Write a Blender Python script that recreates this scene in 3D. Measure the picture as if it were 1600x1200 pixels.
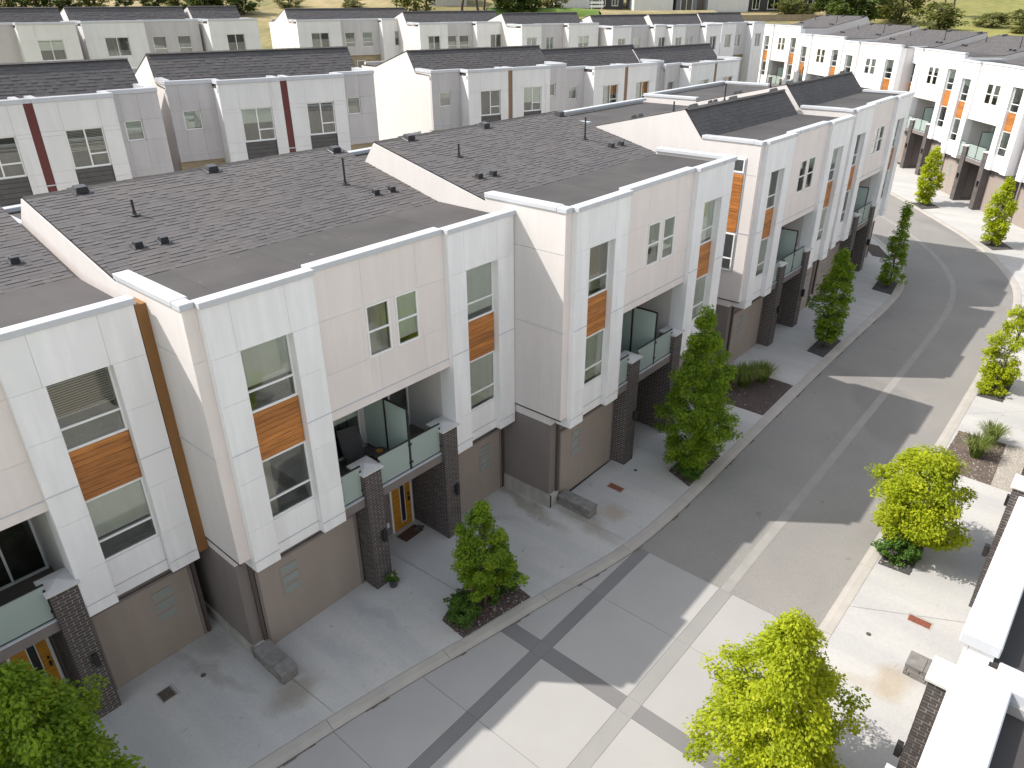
import bpy, bmesh, math, random
import numpy as np
from mathutils import Matrix, Vector

# ------------------------------------------------------------------ scene
for o in list(bpy.data.objects):
    bpy.data.objects.remove(o)
S = bpy.context.scene
COL = S.collection
R = math.radians

# ------------------------------------------------------------------ camera
cam = bpy.data.cameras.new('camera')
cam.sensor_fit = 'HORIZONTAL'; cam.sensor_width = 36.0
cam.lens = 25.60
cam.clip_start = 0.1; cam.clip_end = 2000
co = bpy.data.objects.new('camera', cam); COL.objects.link(co)
yaw, pit, roll = R(41.248), R(27.534), -0.0077953
fw = Vector((math.cos(yaw)*math.cos(pit), math.sin(yaw)*math.cos(pit), -math.sin(pit)))
rt = Vector((math.sin(yaw), -math.cos(yaw), 0))
up = rt.cross(fw)
rt, up = rt*math.cos(roll)+up*math.sin(roll), up*math.cos(roll)-rt*math.sin(roll)
M = Matrix((rt, up, -fw)).transposed().to_4x4()
M.translation = Vector((-5.5365, -12.3348, 13.816))
co.matrix_world = M
S.camera = co

# ------------------------------------------------------------------ light
SUN_TRAVEL = Vector((0.59*0.682, -0.807*0.682, -0.731)).normalized()
SUN_ELEV = math.asin(-SUN_TRAVEL.z)
W = bpy.data.worlds.new('World'); S.world = W; W.use_nodes = True
nt = W.node_tree
bg = nt.nodes['Background']
sky = nt.nodes.new('ShaderNodeTexSky'); sky.sky_type = 'NISHITA'
sky.sun_disc = False; sky.sun_elevation = SUN_ELEV
# direction to the sun (from +y, -x): rotation is measured clockwise from +Y
sky.sun_rotation = math.atan2(-SUN_TRAVEL.x, -SUN_TRAVEL.y)
sky.altitude = 0; sky.air_density = 1.8; sky.dust_density = 1.6; sky.ozone_density = 1.0
hz = nt.nodes.new('ShaderNodeHueSaturation'); hz.inputs['Saturation'].default_value = 0.46   # pale hazy summer sky
nt.links.new(sky.outputs[0], hz.inputs['Color']); nt.links.new(hz.outputs[0], bg.inputs[0]); bg.inputs[1].default_value = 0.118
sl = bpy.data.lights.new('sun', 'SUN'); sl.energy = 3.0; sl.angle = R(0.53); sl.color = (1.0, 0.94, 0.86)
so = bpy.data.objects.new('sun', sl); COL.objects.link(so)
so.rotation_euler = SUN_TRAVEL.to_track_quat('-Z', 'Y').to_euler()
so.location = (0, 40, 60)
S.view_settings.view_transform = 'Standard'; S.view_settings.look = 'None'
S.view_settings.gamma = 1.0; S.view_settings.exposure = 0.94
S.view_settings.use_curve_mapping = False

# ------------------------------------------------------------------ materials
MATS = {}
def _nodes(name):
    m = bpy.data.materials.new(name); m.use_nodes = True
    MATS[name] = m
    t = m.node_tree
    return m, t, t.nodes['Principled BSDF']
def N(t, k, **kw):
    n = t.nodes.new(k)
    for a, v in kw.items(): setattr(n, a, v)
    return n
def noise(t, scale, detail=4, rough=0.55, vec=None, dim='3D'):
    n = N(t, 'ShaderNodeTexNoise'); n.inputs['Scale'].default_value = scale
    n.inputs['Detail'].default_value = detail; n.inputs['Roughness'].default_value = rough
    if vec is not None: t.links.new(vec, n.inputs['Vector'])
    return n.outputs['Fac']
def pos(t, sc=(1, 1, 1), obj=False):
    if obj: v = N(t, 'ShaderNodeTexCoord').outputs['Object']
    else: v = N(t, 'ShaderNodeNewGeometry').outputs['Position']
    mp = N(t, 'ShaderNodeMapping'); mp.inputs['Scale'].default_value = sc
    t.links.new(v, mp.inputs['Vector']); return mp.outputs['Vector']
def ramp(t, fac, stops):
    r = N(t, 'ShaderNodeValToRGB'); e = r.color_ramp.elements
    while len(e) < len(stops): e.new(0.5)
    for el, (p, c) in zip(e, stops):
        el.position = p; el.color = (c[0], c[1], c[2], 1) if hasattr(c, '__len__') else (c, c, c, 1)
    t.links.new(fac, r.inputs[0]); return r.outputs[0]
def mix(t, a, b, fac, mode='MIX'):
    m = N(t, 'ShaderNodeMix', data_type='RGBA', blend_type=mode)
    for s, v in ((m.inputs['Factor'], fac), (m.inputs[6], a), (m.inputs[7], b)):
        if hasattr(v, 'is_linked') or hasattr(v, 'links'): t.links.new(v, s)
        elif hasattr(v, '__len__'): s.default_value = (v[0], v[1], v[2], 1)
        else: s.default_value = v
    return m.outputs[2]
def math_(t, op, a, b=0.0):
    m = N(t, 'ShaderNodeMath', operation=op)
    for s, v in zip(m.inputs, (a, b)):
        if hasattr(v, 'links'): t.links.new(v, s)
        else: s.default_value = v
    return m.outputs[0]
def bump(t, b, h, strength=0.3, dist=0.01):
    n = N(t, 'ShaderNodeBump'); n.inputs['Strength'].default_value = strength; n.inputs['Distance'].default_value = dist
    t.links.new(h, n.inputs['Height']); t.links.new(n.outputs[0], b.inputs['Normal'])

def mottled(name, col, rough=0.8, amt=0.08, scale=0.9, fine=40, bs=0.15, bd=0.004, streak=0.05, objrand=0.0, metal=0.0):
    m, t, b = _nodes(name)
    p = pos(t)
    n1 = noise(t, scale, 5, 0.6, p); n2 = noise(t, fine, 3, 0.6, p)
    c = ramp(t, n1, [(0.25, [x*(1-amt) for x in col]), (0.75, [min(1, x*(1+amt)) for x in col])])
    c = mix(t, c, ramp(t, n2, [(0.3, 1-amt*0.6), (0.7, 1.0)]), 1.0, 'MULTIPLY')
    if streak:
        s = noise(t, 3.0, 3, 0.6, pos(t, (1, 1, 0.12)))
        c = mix(t, c, ramp(t, s, [(0.45, 1-streak), (0.6, 1.0)]), 1.0, 'MULTIPLY')
    if objrand:
        oi = N(t, 'ShaderNodeObjectInfo').outputs['Random']
        c = mix(t, c, ramp(t, oi, [(0, 1-objrand), (1, 1.0)]), 1.0, 'MULTIPLY')
    t.links.new(c, b.inputs['Base Color'])
    r = ramp(t, n1, [(0.2, max(0, rough-0.08)), (0.8, min(1, rough+0.06))]); t.links.new(r, b.inputs['Roughness'])
    b.inputs['Metallic'].default_value = metal
    if bs: bump(t, b, n2, bs, bd)
    return m

mottled('white_panel', (0.865, 0.86, 0.87), 0.62, 0.03, 0.7, 60, 0.06, 0.002, 0.06, 0.03)
mottled('beige_panel', (0.80, 0.73, 0.70), 0.65, 0.03, 0.7, 60, 0.06, 0.002, 0.04, 0.03)
mottled('grey_panel', (0.54, 0.515, 0.52), 0.7, 0.04, 0.7, 60, 0.06, 0.002, 0.06, 0.04)
mottled('rear_white', (0.74, 0.73, 0.73), 0.65, 0.03, 0.7, 60, 0.06, 0.002, 0.05, 0.03)
mottled('cream_stucco', (0.64, 0.605, 0.592), 0.85, 0.03, 0.6, 90, 0.2, 0.003, 0.03, 0.02)
mottled('taupe', (0.195, 0.17, 0.16), 0.8, 0.06, 0.8, 70, 0.2, 0.003, 0.06)
mottled('garage', (0.325, 0.275, 0.24), 0.5, 0.04, 0.8, 120, 0.05, 0.001, 0.05)
mottled('foundation', (0.42, 0.40, 0.37), 0.9, 0.15, 2.0, 50, 0.3, 0.004, 0.2)
mottled('white_cap', (0.53, 0.545, 0.58), 0.30, 0.02, 1.0, 30, 0.02, 0.001, 0.02)
mottled('joint', (0.40, 0.38, 0.37), 0.9, 0.05, 1.0, 30, 0, 0, 0)
mottled('brown_trim', (0.27, 0.125, 0.035), 0.6, 0.12, 1.2, 30, 0.1, 0.002, 0.15)
mottled('maroon', (0.115, 0.02, 0.018), 0.5, 0.05, 1, 30, 0.05, 0.001, 0.05)
mottled('tan_trim', (0.22, 0.12, 0.065), 0.5, 0.05, 1, 30, 0.05, 0.001, 0.05)
mottled('vent_metal', (0.035, 0.035, 0.04), 0.28, 0.05, 2, 60, 0, 0, 0)
mottled('dark_metal', (0.022, 0.021, 0.022), 0.4, 0.05, 2, 60, 0.02, 0.001, 0)
mottled('pipe_brown', (0.085, 0.066, 0.058), 0.45, 0.06, 2, 60, 0.02, 0.001, 0.1)
mottled('pvc_white', (0.80, 0.80, 0.79), 0.4, 0.02, 2, 60, 0, 0, 0)
mottled('brick', (0.075, 0.065, 0.064), 0.75, 0.30, 7.0, 90, 0.3, 0.004, 0.0)
mottled('mortar', (0.40, 0.35, 0.33), 0.95, 0.1, 6.0, 90, 0.2, 0.003, 0.0)
mottled('pillar_cap', (0.62, 0.605, 0.595), 0.75, 0.05, 3.0, 80, 0.1, 0.003, 0.05)
mottled('flat_roof', (0.068, 0.062, 0.062), 0.8, 0.16, 0.8, 60, 0.2, 0.003, 0.0, 0.10)
def dusty(name):
    t = MATS[name].node_tree; b = t.nodes['Principled BSDF']; c = b.inputs['Base Color'].links[0].from_socket
    n = noise(t, 2.2, 5, 0.7, pos(t)); n2 = noise(t, 0.45, 3, 0.6, pos(t))
    c = mix(t, c, ramp(t, n2, [(0.35, (0.82, 0.80, 0.80)), (0.65, (1.16, 1.14, 1.12))]), 1.0, 'MULTIPLY')
    c = mix(t, c, (0.33, 0.31, 0.28), ramp(t, n, [(0.66, 0.0), (0.78, 0.5)])); t.links.new(c, b.inputs['Base Color'])
dusty('flat_roof')
def drips(name, k):
    t = MATS[name].node_tree; b = t.nodes['Principled BSDF']; c = b.inputs['Base Color'].links[0].from_socket
    n = noise(t, 5.0, 3, 0.6, pos(t, (1, 1, 0.05))); n2 = noise(t, 0.8, 3, 0.6, pos(t))
    f = math_(t, 'MULTIPLY', ramp(t, n, [(0.60, 0.0), (0.72, k)]), ramp(t, n2, [(0.42, 0.0), (0.62, 1.0)]))
    t.links.new(mix(t, c, (0.36, 0.33, 0.30), f), b.inputs['Base Color'])
for nm in ('white_panel', 'beige_panel', 'cream_stucco', 'rear_white', 'grey_panel'): drips(nm, 0.22)
mottled('deck', (0.13, 0.115, 0.10), 0.8, 0.1, 3, 60, 0.2, 0.002, 0)
mottled('dark_panel', (0.085, 0.083, 0.082), 0.55, 0.25, 3, 60, 0.1, 0.002, 0)
mottled('rust', (0.22, 0.075, 0.045), 0.85, 0.3, 12, 90, 0.3, 0.003, 0)
mottled('iron', (0.09, 0.075, 0.062), 0.7, 0.35, 14, 90, 0.3, 0.003, 0)
mottled('garage_pane', (0.27, 0.30, 0.285), 0.25, 0.05, 2, 40, 0, 0, 0)
mottled('stone', (0.235, 0.225, 0.215), 0.85, 0.3, 6, 40, 0.5, 0.01, 0, 0.2)
mottled('mulch_ground', (0.085, 0.062, 0.055), 0.95, 0.4, 9, 60, 0.8, 0.02, 0)
mottled('mulch_pale', (0.15, 0.115, 0.095), 0.95, 0.4, 3, 60, 0.8, 0.02, 0)
mottled('gravel_dark', (0.075, 0.073, 0.073), 0.95, 0.35, 14, 70, 0.8, 0.02, 0)
mottled('gravel_pale', (0.36, 0.33, 0.29), 0.95, 0.25, 14, 70, 0.8, 0.02, 0)
mottled('chip', (0.13, 0.10, 0.09), 0.95, 0.5, 18, 60, 0.3, 0.01, 0)
mottled('chip_pale', (0.42, 0.39, 0.35), 0.9, 0.35, 18, 60, 0.3, 0.01, 0)
mottled('bark', (0.12, 0.09, 0.065), 0.9, 0.3, 12, 60, 0.6, 0.01, 0)
mottled('sling', (0.06, 0.058, 0.06), 0.85, 0.1, 30, 200, 0.2, 0.002, 0)
mottled('pot', (0.07, 0.07, 0.072), 0.6, 0.1, 8, 60, 0.05, 0.002, 0)
mottled('petal', (0.45, 0.30, 0.28), 0.7, 0.3, 30, 60, 0, 0, 0)
mottled('mat', (0.09, 0.045, 0.03), 0.95, 0.35, 20, 200, 0.5, 0.004, 0)
mottled('slab', (0.345, 0.336, 0.328), 0.85, 0.06, 0.5, 120, 0.12, 0.002, 0, 0.05)
mottled('slab_dark', (0.175, 0.17, 0.172), 0.85, 0.08, 0.8, 120, 0.15, 0.002, 0, 0.06)
mottled('slab_mid', (0.265, 0.258, 0.25), 0.85, 0.08, 0.8, 120, 0.15, 0.002, 0, 0.06)
mottled('kerb', (0.40, 0.375, 0.345), 0.88, 0.12, 1.4, 80, 0.25, 0.003, 0, 0.08)
mottled('gutter', (0.285, 0.274, 0.258), 0.85, 0.12, 2.0, 80, 0.2, 0.003, 0)
mottled('gutter_dirt', (0.14, 0.115, 0.095), 0.95, 0.5, 3.0, 60, 0.4, 0.006, 0)
mottled('interior', (0.12, 0.112, 0.10), 0.9, 0.6, 1.7, 5, 0, 0, 0, 0.5)
mottled('shade_cloth', (0.88, 0.90, 0.86), 0.85, 0.05, 2, 200, 0, 0, 0.06, 0.15)
mottled('curtain', (0.60, 0.58, 0.52), 0.85, 0.05, 2, 200, 0, 0, 0.2, 0.1)
mottled('slat', (0.62, 0.60, 0.55), 0.6, 0.05, 2, 60, 0, 0, 0)

def wood(name, col):
    m, t, b = _nodes(name)
    p = pos(t, (1.2, 1.2, 26)); n = noise(t, 1.6, 6, 0.65, p)
    oi = N(t, 'ShaderNodeObjectInfo').outputs['Random']
    c = ramp(t, n, [(0.3, [x*0.5 for x in col]), (0.5, col), (0.72, [x*1.45 for x in col])])
    c = mix(t, c, ramp(t, oi, [(0, (0.72, 0.68, 0.66)), (1, (1.1, 1.06, 1.0))]), 1.0, 'MULTIPLY')
    t.links.new(c, b.inputs['Base Color']); b.inputs['Roughness'].default_value = 0.5
    bump(t, b, n, 0.15, 0.002)
wood('wood', (0.46, 0.185, 0.045))
wood('door_wood', (0.50, 0.235, 0.018))
wood('siding_wood', (0.36, 0.30, 0.20))

def glass(name, tint, ior, keep):
    m, t, b = _nodes(name); t.nodes.remove(b)
    out = t.nodes['Material Output']
    tr = N(t, 'ShaderNodeBsdfTransparent'); tr.inputs[0].default_value = (*tint, 1)
    gl = N(t, 'ShaderNodeBsdfGlossy'); gl.inputs['Roughness'].default_value = 0.02
    gl.inputs[0].default_value = (0.95, 1.0, 0.97, 1)
    fr = N(t, 'ShaderNodeFresnel'); fr.inputs[0].default_value = ior
    mx = N(t, 'ShaderNodeMixShader')
    t.links.new(fr.outputs[0], mx.inputs[0]); t.links.new(tr.outputs[0], mx.inputs[1]); t.links.new(gl.outputs[0], mx.inputs[2])
    t.links.new(mx.outputs[0], out.inputs[0])
glass('pane', (0.93, 0.97, 0.94), 2.2, 0)
def frosted():
    m, t, b = _nodes('frosted')
    b.inputs['Base Color'].default_value = (0.60, 0.675, 0.645, 1); b.inputs['Roughness'].default_value = 0.35
    out = t.nodes['Material Output']
    tr = N(t, 'ShaderNodeBsdfTransparent'); tr.inputs[0].default_value = (0.8, 0.9, 0.86, 1)
    tl = N(t, 'ShaderNodeBsdfTranslucent'); tl.inputs[0].default_value = (0.6, 0.72, 0.68, 1)
    m1 = N(t, 'ShaderNodeMixShader'); m1.inputs[0].default_value = 0.4
    t.links.new(b.outputs[0], m1.inputs[1]); t.links.new(tl.outputs[0], m1.inputs[2])
    m2 = N(t, 'ShaderNodeMixShader'); m2.inputs[0].default_value = 0.22
    t.links.new(m1.outputs[0], m2.inputs[1]); t.links.new(tr.outputs[0], m2.inputs[2])
    t.links.new(m2.outputs[0], out.inputs[0])
frosted()
def shingle_mat():
    m, t, b = _nodes('shingle')
    a = N(t, 'ShaderNodeAttribute', attribute_name='tint')
    n = noise(t, 160, 2, 0.7, pos(t)); n2 = noise(t, 0.5, 3, 0.6, pos(t))
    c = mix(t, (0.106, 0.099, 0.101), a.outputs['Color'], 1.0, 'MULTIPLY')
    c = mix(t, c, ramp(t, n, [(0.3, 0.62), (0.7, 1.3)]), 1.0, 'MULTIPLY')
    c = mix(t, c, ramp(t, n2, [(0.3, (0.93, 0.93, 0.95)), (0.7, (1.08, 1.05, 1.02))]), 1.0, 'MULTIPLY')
    t.links.new(c, b.inputs['Base Color']); b.inputs['Roughness'].default_value = 0.9
    bump(t, b, n, 0.5, 0.004)
shingle_mat()
def asphalt():
    m, t, b = _nodes('asphalt')
    p = pos(t)
    n1 = noise(t, 0.35, 5, 0.6, p); n2 = noise(t, 55, 3, 0.75, p); n3 = noise(t, 260, 2, 0.7, p)
    c = ramp(t, n1, [(0.25, (0.215, 0.206, 0.196)), (0.75, (0.262, 0.25, 0.236))])
    c = mix(t, c, ramp(t, n2, [(0.32, 0.72), (0.68, 1.22)]), 1.0, 'MULTIPLY')
    c = mix(t, c, ramp(t, n3, [(0.3, 0.75), (0.7, 1.25)]), 1.0, 'MULTIPLY')
    # old patches and a few oil drips
    n4 = noise(t, 0.16, 2, 0.4, p); c = mix(t, c, ramp(t, n4, [(0.36, (0.86, 0.86, 0.87)), (0.40, (1, 1, 1))]), 1.0, 'MULTIPLY')
    n5 = noise(t, 2.6, 2, 0.5, p); c = mix(t, c, ramp(t, n5, [(0.22, (0.82, 0.81, 0.80)), (0.28, (1, 1, 1))]), 1.0, 'MULTIPLY')
    t.links.new(c, b.inputs['Base Color']); b.inputs['Roughness'].default_value = 0.88
    bump(t, b, n3, 0.5, 0.006)
asphalt()
def concrete():
    """driveway concrete: mottled, with worn tyre tracks and water stains that have their own places"""
    m, t, b = _nodes('concrete')
    p = pos(t)
    n1 = noise(t, 0.55, 5, 0.6, p); n2 = noise(t, 90, 3, 0.6, p); n3 = noise(t, 1.7, 5, 0.65, p)
    c = ramp(t, n1, [(0.25, (0.425, 0.42, 0.412)), (0.75, (0.47, 0.463, 0.451))])
    c = mix(t, c, ramp(t, n2, [(0.3, 0.93), (0.7, 1.04)]), 1.0, 'MULTIPLY')
    # soft tyre tracks running across the driveway
    tr = noise(t, 0.9, 3, 0.5, pos(t, (1.15, 0.13, 1)))
    c = mix(t, c, ramp(t, tr, [(0.42, (0.90, 0.905, 0.92)), (0.62, (1.02, 1.02, 1.01))]), 1.0, 'MULTIPLY')
    g = N(t, 'ShaderNodeNewGeometry').outputs['Position']
    wob = N(t, 'ShaderNodeTexNoise'); wob.inputs['Scale'].default_value = 1.3; wob.inputs['Detail'].default_value = 4
    wv = N(t, 'ShaderNodeVectorMath', operation='SUBTRACT'); t.links.new(wob.outputs['Color'], wv.inputs[0]); wv.inputs[1].default_value = (0.5, 0.5, 0.5)
    t.links.new(g, wob.inputs['Vector'])
    ws = N(t, 'ShaderNodeVectorMath', operation='SCALE'); ws.inputs['Scale'].default_value = 0.9; t.links.new(wv.outputs[0], ws.inputs[0])
    wp = N(t, 'ShaderNodeVectorMath', operation='ADD'); t.links.new(g, wp.inputs[0]); t.links.new(ws.outputs[0], wp.inputs[1])
    for (x, y, rx, ry, rot, col, k) in [
            (-0.25, -1.0, 0.85, 0.6, 0.0, (0.58, 0.53, 0.45), 0.85), (-1.2, 0.9, 0.22, 1.6, 0.25, (0.66, 0.64, 0.60), 0.7),
            (-0.75, 1.6, 0.5, 0.8, 0.2, (0.68, 0.65, 0.60), 0.6), (8.35, -0.6, 0.30, 2.3, -0.18, (0.60, 0.57, 0.48), 0.85),
            (8.9, -2.6, 0.5, 1.5, -0.2, (0.68, 0.63, 0.54), 0.75), (9.75, -2.9, 0.55, 0.6, 0.3, (0.80, 0.68, 0.56), 0.8),
            (7.1, -0.2, 0.2, 1.6, 0.5, (0.70, 0.70, 0.69), 0.5), (8.6, -11.2, 0.7, 0.55, 0, (0.84, 0.72, 0.57), 0.8),
            (8.2, -10.6, 0.3, 1.1, 0.2, (0.88, 0.80, 0.70), 0.6), (1.2, -0.9, 0.35, 1.1, 0.2, (0.80, 0.81, 0.84), 0.6),
            (2.5, -0.6, 0.22, 1.2, 0.15, (0.76, 0.78, 0.82), 0.6)]:
        mp = N(t, 'ShaderNodeMapping', vector_type='TEXTURE'); t.links.new(wp.outputs[0], mp.inputs['Vector'])
        mp.inputs['Location'].default_value = (x, y, 0); mp.inputs['Rotation'].default_value = (0, 0, rot)
        mp.inputs['Scale'].default_value = (rx, ry, 1000)
        ln = N(t, 'ShaderNodeVectorMath', operation='LENGTH'); t.links.new(mp.outputs[0], ln.inputs[0])
        f = ramp(t, ln.outputs['Value'], [(0.35, k), (1.0, 0.0)])
        c = mix(t, c, mix(t, c, col, 1.0, 'MULTIPLY'), f)
    n5 = noise(t, 3.4, 3, 0.6, p); c = mix(t, c, ramp(t, n5, [(0.26, (0.74, 0.73, 0.71)), (0.33, (1, 1, 1))]), 1.0, 'MULTIPLY')
    n6 = noise(t, 14, 3, 0.7, p); c = mix(t, c, ramp(t, n6, [(0.3, (0.93, 0.925, 0.92)), (0.6, (1.02, 1.02, 1.02))]), 1.0, 'MULTIPLY')
    t.links.new(c, b.inputs['Base Color'])
    t.links.new(ramp(t, n3, [(0.3, 0.7), (0.7, 0.9)]), b.inputs['Roughness'])
    bump(t, b, n2, 0.15, 0.002)
concrete()
def terrain_mat():
    m, t, b = _nodes('terrain')
    p = pos(t)
    n1 = noise(t, 0.035, 6, 0.65, p); n2 = noise(t, 0.5, 6, 0.7, p); n3 = noise(t, 0.011, 3, 0.6, p)
    c = ramp(t, n1, [(0.34, (0.15, 0.145, 0.055)), (0.46, (0.25, 0.205, 0.095)), (0.58, (0.35, 0.275, 0.16)), (0.72, (0.30, 0.235, 0.14))])
    # the slope south of the terrace carries greener, yellow-flowered grass
    sx = N(t, 'ShaderNodeSeparateXYZ'); t.links.new(N(t, 'ShaderNodeNewGeometry').outputs['Position'], sx.inputs[0])
    gr = ramp(t, math_(t, 'ADD', math_(t, 'MULTIPLY', sx.outputs[1], -0.02), math_(t, 'ADD', math_(t, 'MULTIPLY', n1, 0.6), 0.95)), [(0.25, 0.0), (0.6, 0.85)])
    c = mix(t, c, ramp(t, n3, [(0.3, (0.16, 0.17, 0.045)), (0.7, (0.30, 0.28, 0.075))]), gr)
    c = mix(t, c, ramp(t, n2, [(0.3, (0.6, 0.68, 0.5)), (0.7, (1.2, 1.12, 1.05))]), 1.0, 'MULTIPLY')
    t.links.new(c, b.inputs['Base Color']); b.inputs['Roughness'].default_value = 0.95
    bump(t, b, n2, 0.8, 0.3)
terrain_mat()
def leaf(name, dark, light, trans=0.35):
    m, t, b = _nodes(name)
    a = N(t, 'ShaderNodeAttribute', attribute_name='tint')
    sp = N(t, 'ShaderNodeSeparateColor'); t.links.new(a.outputs['Color'], sp.inputs[0])
    c = ramp(t, sp.outputs[0], [(0.0, dark), (1.0, light)])
    t.links.new(c, b.inputs['Base Color']); b.inputs['Roughness'].default_value = 0.55
    b.inputs['Specular IOR Level'].default_value = 0.25
    tl = N(t, 'ShaderNodeBsdfTranslucent'); t.links.new(mix(t, c, (1.25, 1.25, 0.5), 1.0, 'MULTIPLY'), tl.inputs[0])
    mx = N(t, 'ShaderNodeMixShader'); mx.inputs[0].default_value = trans
    t.links.new(b.outputs[0], mx.inputs[1]); t.links.new(tl.outputs[0], mx.inputs[2])
    t.links.new(mx.outputs[0], t.nodes['Material Output'].inputs[0])
leaf('leaf', (0.105, 0.20, 0.016), (0.27, 0.37, 0.03), 0.45)
leaf('leaf_yellow', (0.24, 0.315, 0.013), (0.54, 0.58, 0.035), 0.52)
leaf('leaf_shrub', (0.05, 0.12, 0.018), (0.11, 0.20, 0.03), 0.3)
leaf('leaf_far', (0.05, 0.085, 0.018), (0.12, 0.16, 0.035), 0.25)
leaf('leaf_olive', (0.085, 0.10, 0.025), (0.17, 0.18, 0.045), 0.25)
leaf('blade', (0.10, 0.16, 0.03), (0.22, 0.26, 0.07), 0.3)

# ------------------------------------------------------------------ mesh helpers
CACHE = {}
def link(name, me, parent=None, loc=(0, 0, 0), rz=0.0):
    o = bpy.data.objects.new(name, me); COL.objects.link(o)
    o.location = loc
    if rz: o.rotation_euler = (0, 0, rz)
    if parent is not None: o.parent = parent
    return o
def mk(name, V, F, mat, smooth=False):
    me = bpy.data.meshes.new(name); me.from_pydata([tuple(v) for v in V], [], F)
    me.materials.append(MATS[mat]); 
    if smooth:
        for p in me.polygons: p.use_smooth = True
    return me
BF = [(0, 3, 2, 1), (4, 5, 6, 7), (0, 1, 5, 4), (1, 2, 6, 5), (2, 3, 7, 6), (3, 0, 4, 7)]
def boxv(x0, x1, y0, y1, z0, z1):
    return [(x0, y0, z0), (x1, y0, z0), (x1, y1, z0), (x0, y1, z0), (x0, y0, z1), (x1, y0, z1), (x1, y1, z1), (x0, y1, z1)]
class MB:
    def __init__(s): s.V = []; s.F = []
    def add(s, V, F):
        n = len(s.V); s.V += list(V); s.F += [tuple(i+n for i in f) for f in F]; return s
    def box(s, x0, x1, y0, y1, z0, z1): return s.add(boxv(x0, x1, y0, y1, z0, z1), BF)
    def cbox(s, x0, x1, y0, y1, z0, z1, b):
        """box with chamfered edges"""
        V = []; 
        c = [(x0, y0, z0), (x1, y0, z0), (x1, y1, z0), (x0, y1, z0), (x0, y0, z1), (x1, y0, z1), (x1, y1, z1), (x0, y1, z1)]
        sg = [(1, 1, 1), (-1, 1, 1), (-1, -1, 1), (1, -1, 1), (1, 1, -1), (-1, 1, -1), (-1, -1, -1), (1, -1, -1)]
        for (x, y, z), (a, d, e) in zip(c, sg):
            V += [(x, y+d*b, z+e*b), (x+a*b, y, z+e*b), (x+a*b, y+d*b, z)]   # on x-face, y-face, z-face
        F = []
        for f, ax in zip(BF, (2, 2, 1, 0, 1, 0)): F.append(tuple(i*3+ax for i in f))
        faces = list(zip(BF, (2, 2, 1, 0, 1, 0)))
        for i in range(6):
            for j in range(i+1, 6):
                fi, ai = faces[i]; fj, aj = faces[j]
                if ai == aj: continue
                sh = [v for v in fi if v in fj]
                if len(sh) == 2:
                    p, q = sh
                    k = fi.index(p)
                    if fi[(k+1) % 4] != q: p, q = q, p
                    F.append((q*3+ai, p*3+ai, p*3+aj, q*3+aj))
        for v in range(8):
            t = (v*3, v*3+1, v*3+2)
            F.append(t if v in (1, 3, 4, 6) else t[::-1])
        return s.add(V, F)
    def tube(s, pts, rad, n=8, cap=True):
        pts = [Vector(p) for p in pts]; rings = []
        base = len(s.V)
        for i, p in enumerate(pts):
            d = (pts[min(i+1, len(pts)-1)]-pts[max(i-1, 0)]).normalized()
            a = d.orthogonal().normalized(); b = d.cross(a)
            r = rad[i] if hasattr(rad, '__len__') else rad
            for k in range(n):
                th = 2*math.pi*k/n
                s.V.append(tuple(p+(a*math.cos(th)+b*math.sin(th))*r))
        for i in range(len(pts)-1):
            for k in range(n):
                k2 = (k+1) % n
                s.F.append((base+i*n+k, base+i*n+k2, base+(i+1)*n+k2, base+(i+1)*n+k))
        if cap:
            s.F.append(tuple(base+k for k in range(n))[::-1]); s.F.append(tuple(base+(len(pts)-1)*n+k for k in range(n)))
        return s
    def prism_x(s, poly, x0, x1):
        n = len(poly); V = [(x0, y, z) for y, z in poly]+[(x1, y, z) for y, z in poly]
        F = [tuple(range(n)), tuple(range(2*n-1, n-1, -1))]
        F += [(i+n, (i+1) % n+n, (i+1) % n, i) for i in range(n)]
        return s.add(V, F)
    def lathe(s, prof, c=(0, 0, 0), n=14):
        base = len(s.V)
        for r, z in prof:
            for k in range(n):
                th = 2*math.pi*k/n; s.V.append((c[0]+r*math.cos(th), c[1]+r*math.sin(th), c[2]+z))
        for i in range(len(prof)-1):
            for k in range(n):
                k2 = (k+1) % n; s.F.append((base+i*n+k, base+i*n+k2, base+(i+1)*n+k2, base+(i+1)*n+k))
        return s
    def mesh(s, name, mat, smooth=False): return mk(name, s.V, s.F, mat, smooth)

def box(name, x0, x1, y0, y1, z0, z1, mat, parent=None, bev=0.0):
    """a box as an object whose mesh is shared with every other box of that size and material"""
    k = ('box', round(x1-x0, 3), round(y1-y0, 3), round(z1-z0, 3), mat, bev)
    if k not in CACHE:
        m = MB()
        (m.cbox(0, x1-x0, 0, y1-y0, 0, z1-z0, bev) if bev else m.box(0, x1-x0, 0, y1-y0, 0, z1-z0))
        CACHE[k] = m.mesh(name, mat)
    return link(name, CACHE[k], parent, (x0, y0, z0))
def part(name, key, fn, mat, parent, loc=(0, 0, 0), rz=0.0, smooth=False):
    k = (name, key, mat)
    if k not in CACHE:
        m = MB(); fn(m); CACHE[k] = m.mesh(name, mat, smooth)
    return link(name, CACHE[k], parent, loc, rz)
def thing(name, label, cat, loc=(0, 0, 0), rz=0.0, group=None):
    o = bpy.data.objects.new(name, None); COL.objects.link(o); o.empty_display_size = 0.3
    o.location = loc; o.rotation_euler = (0, 0, rz)
    return tag(o, label, cat, group)
def tag(o, label, cat, group=None):
    o['label'] = label; o['category'] = cat
    if group: o['group'] = group
    return o
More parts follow.
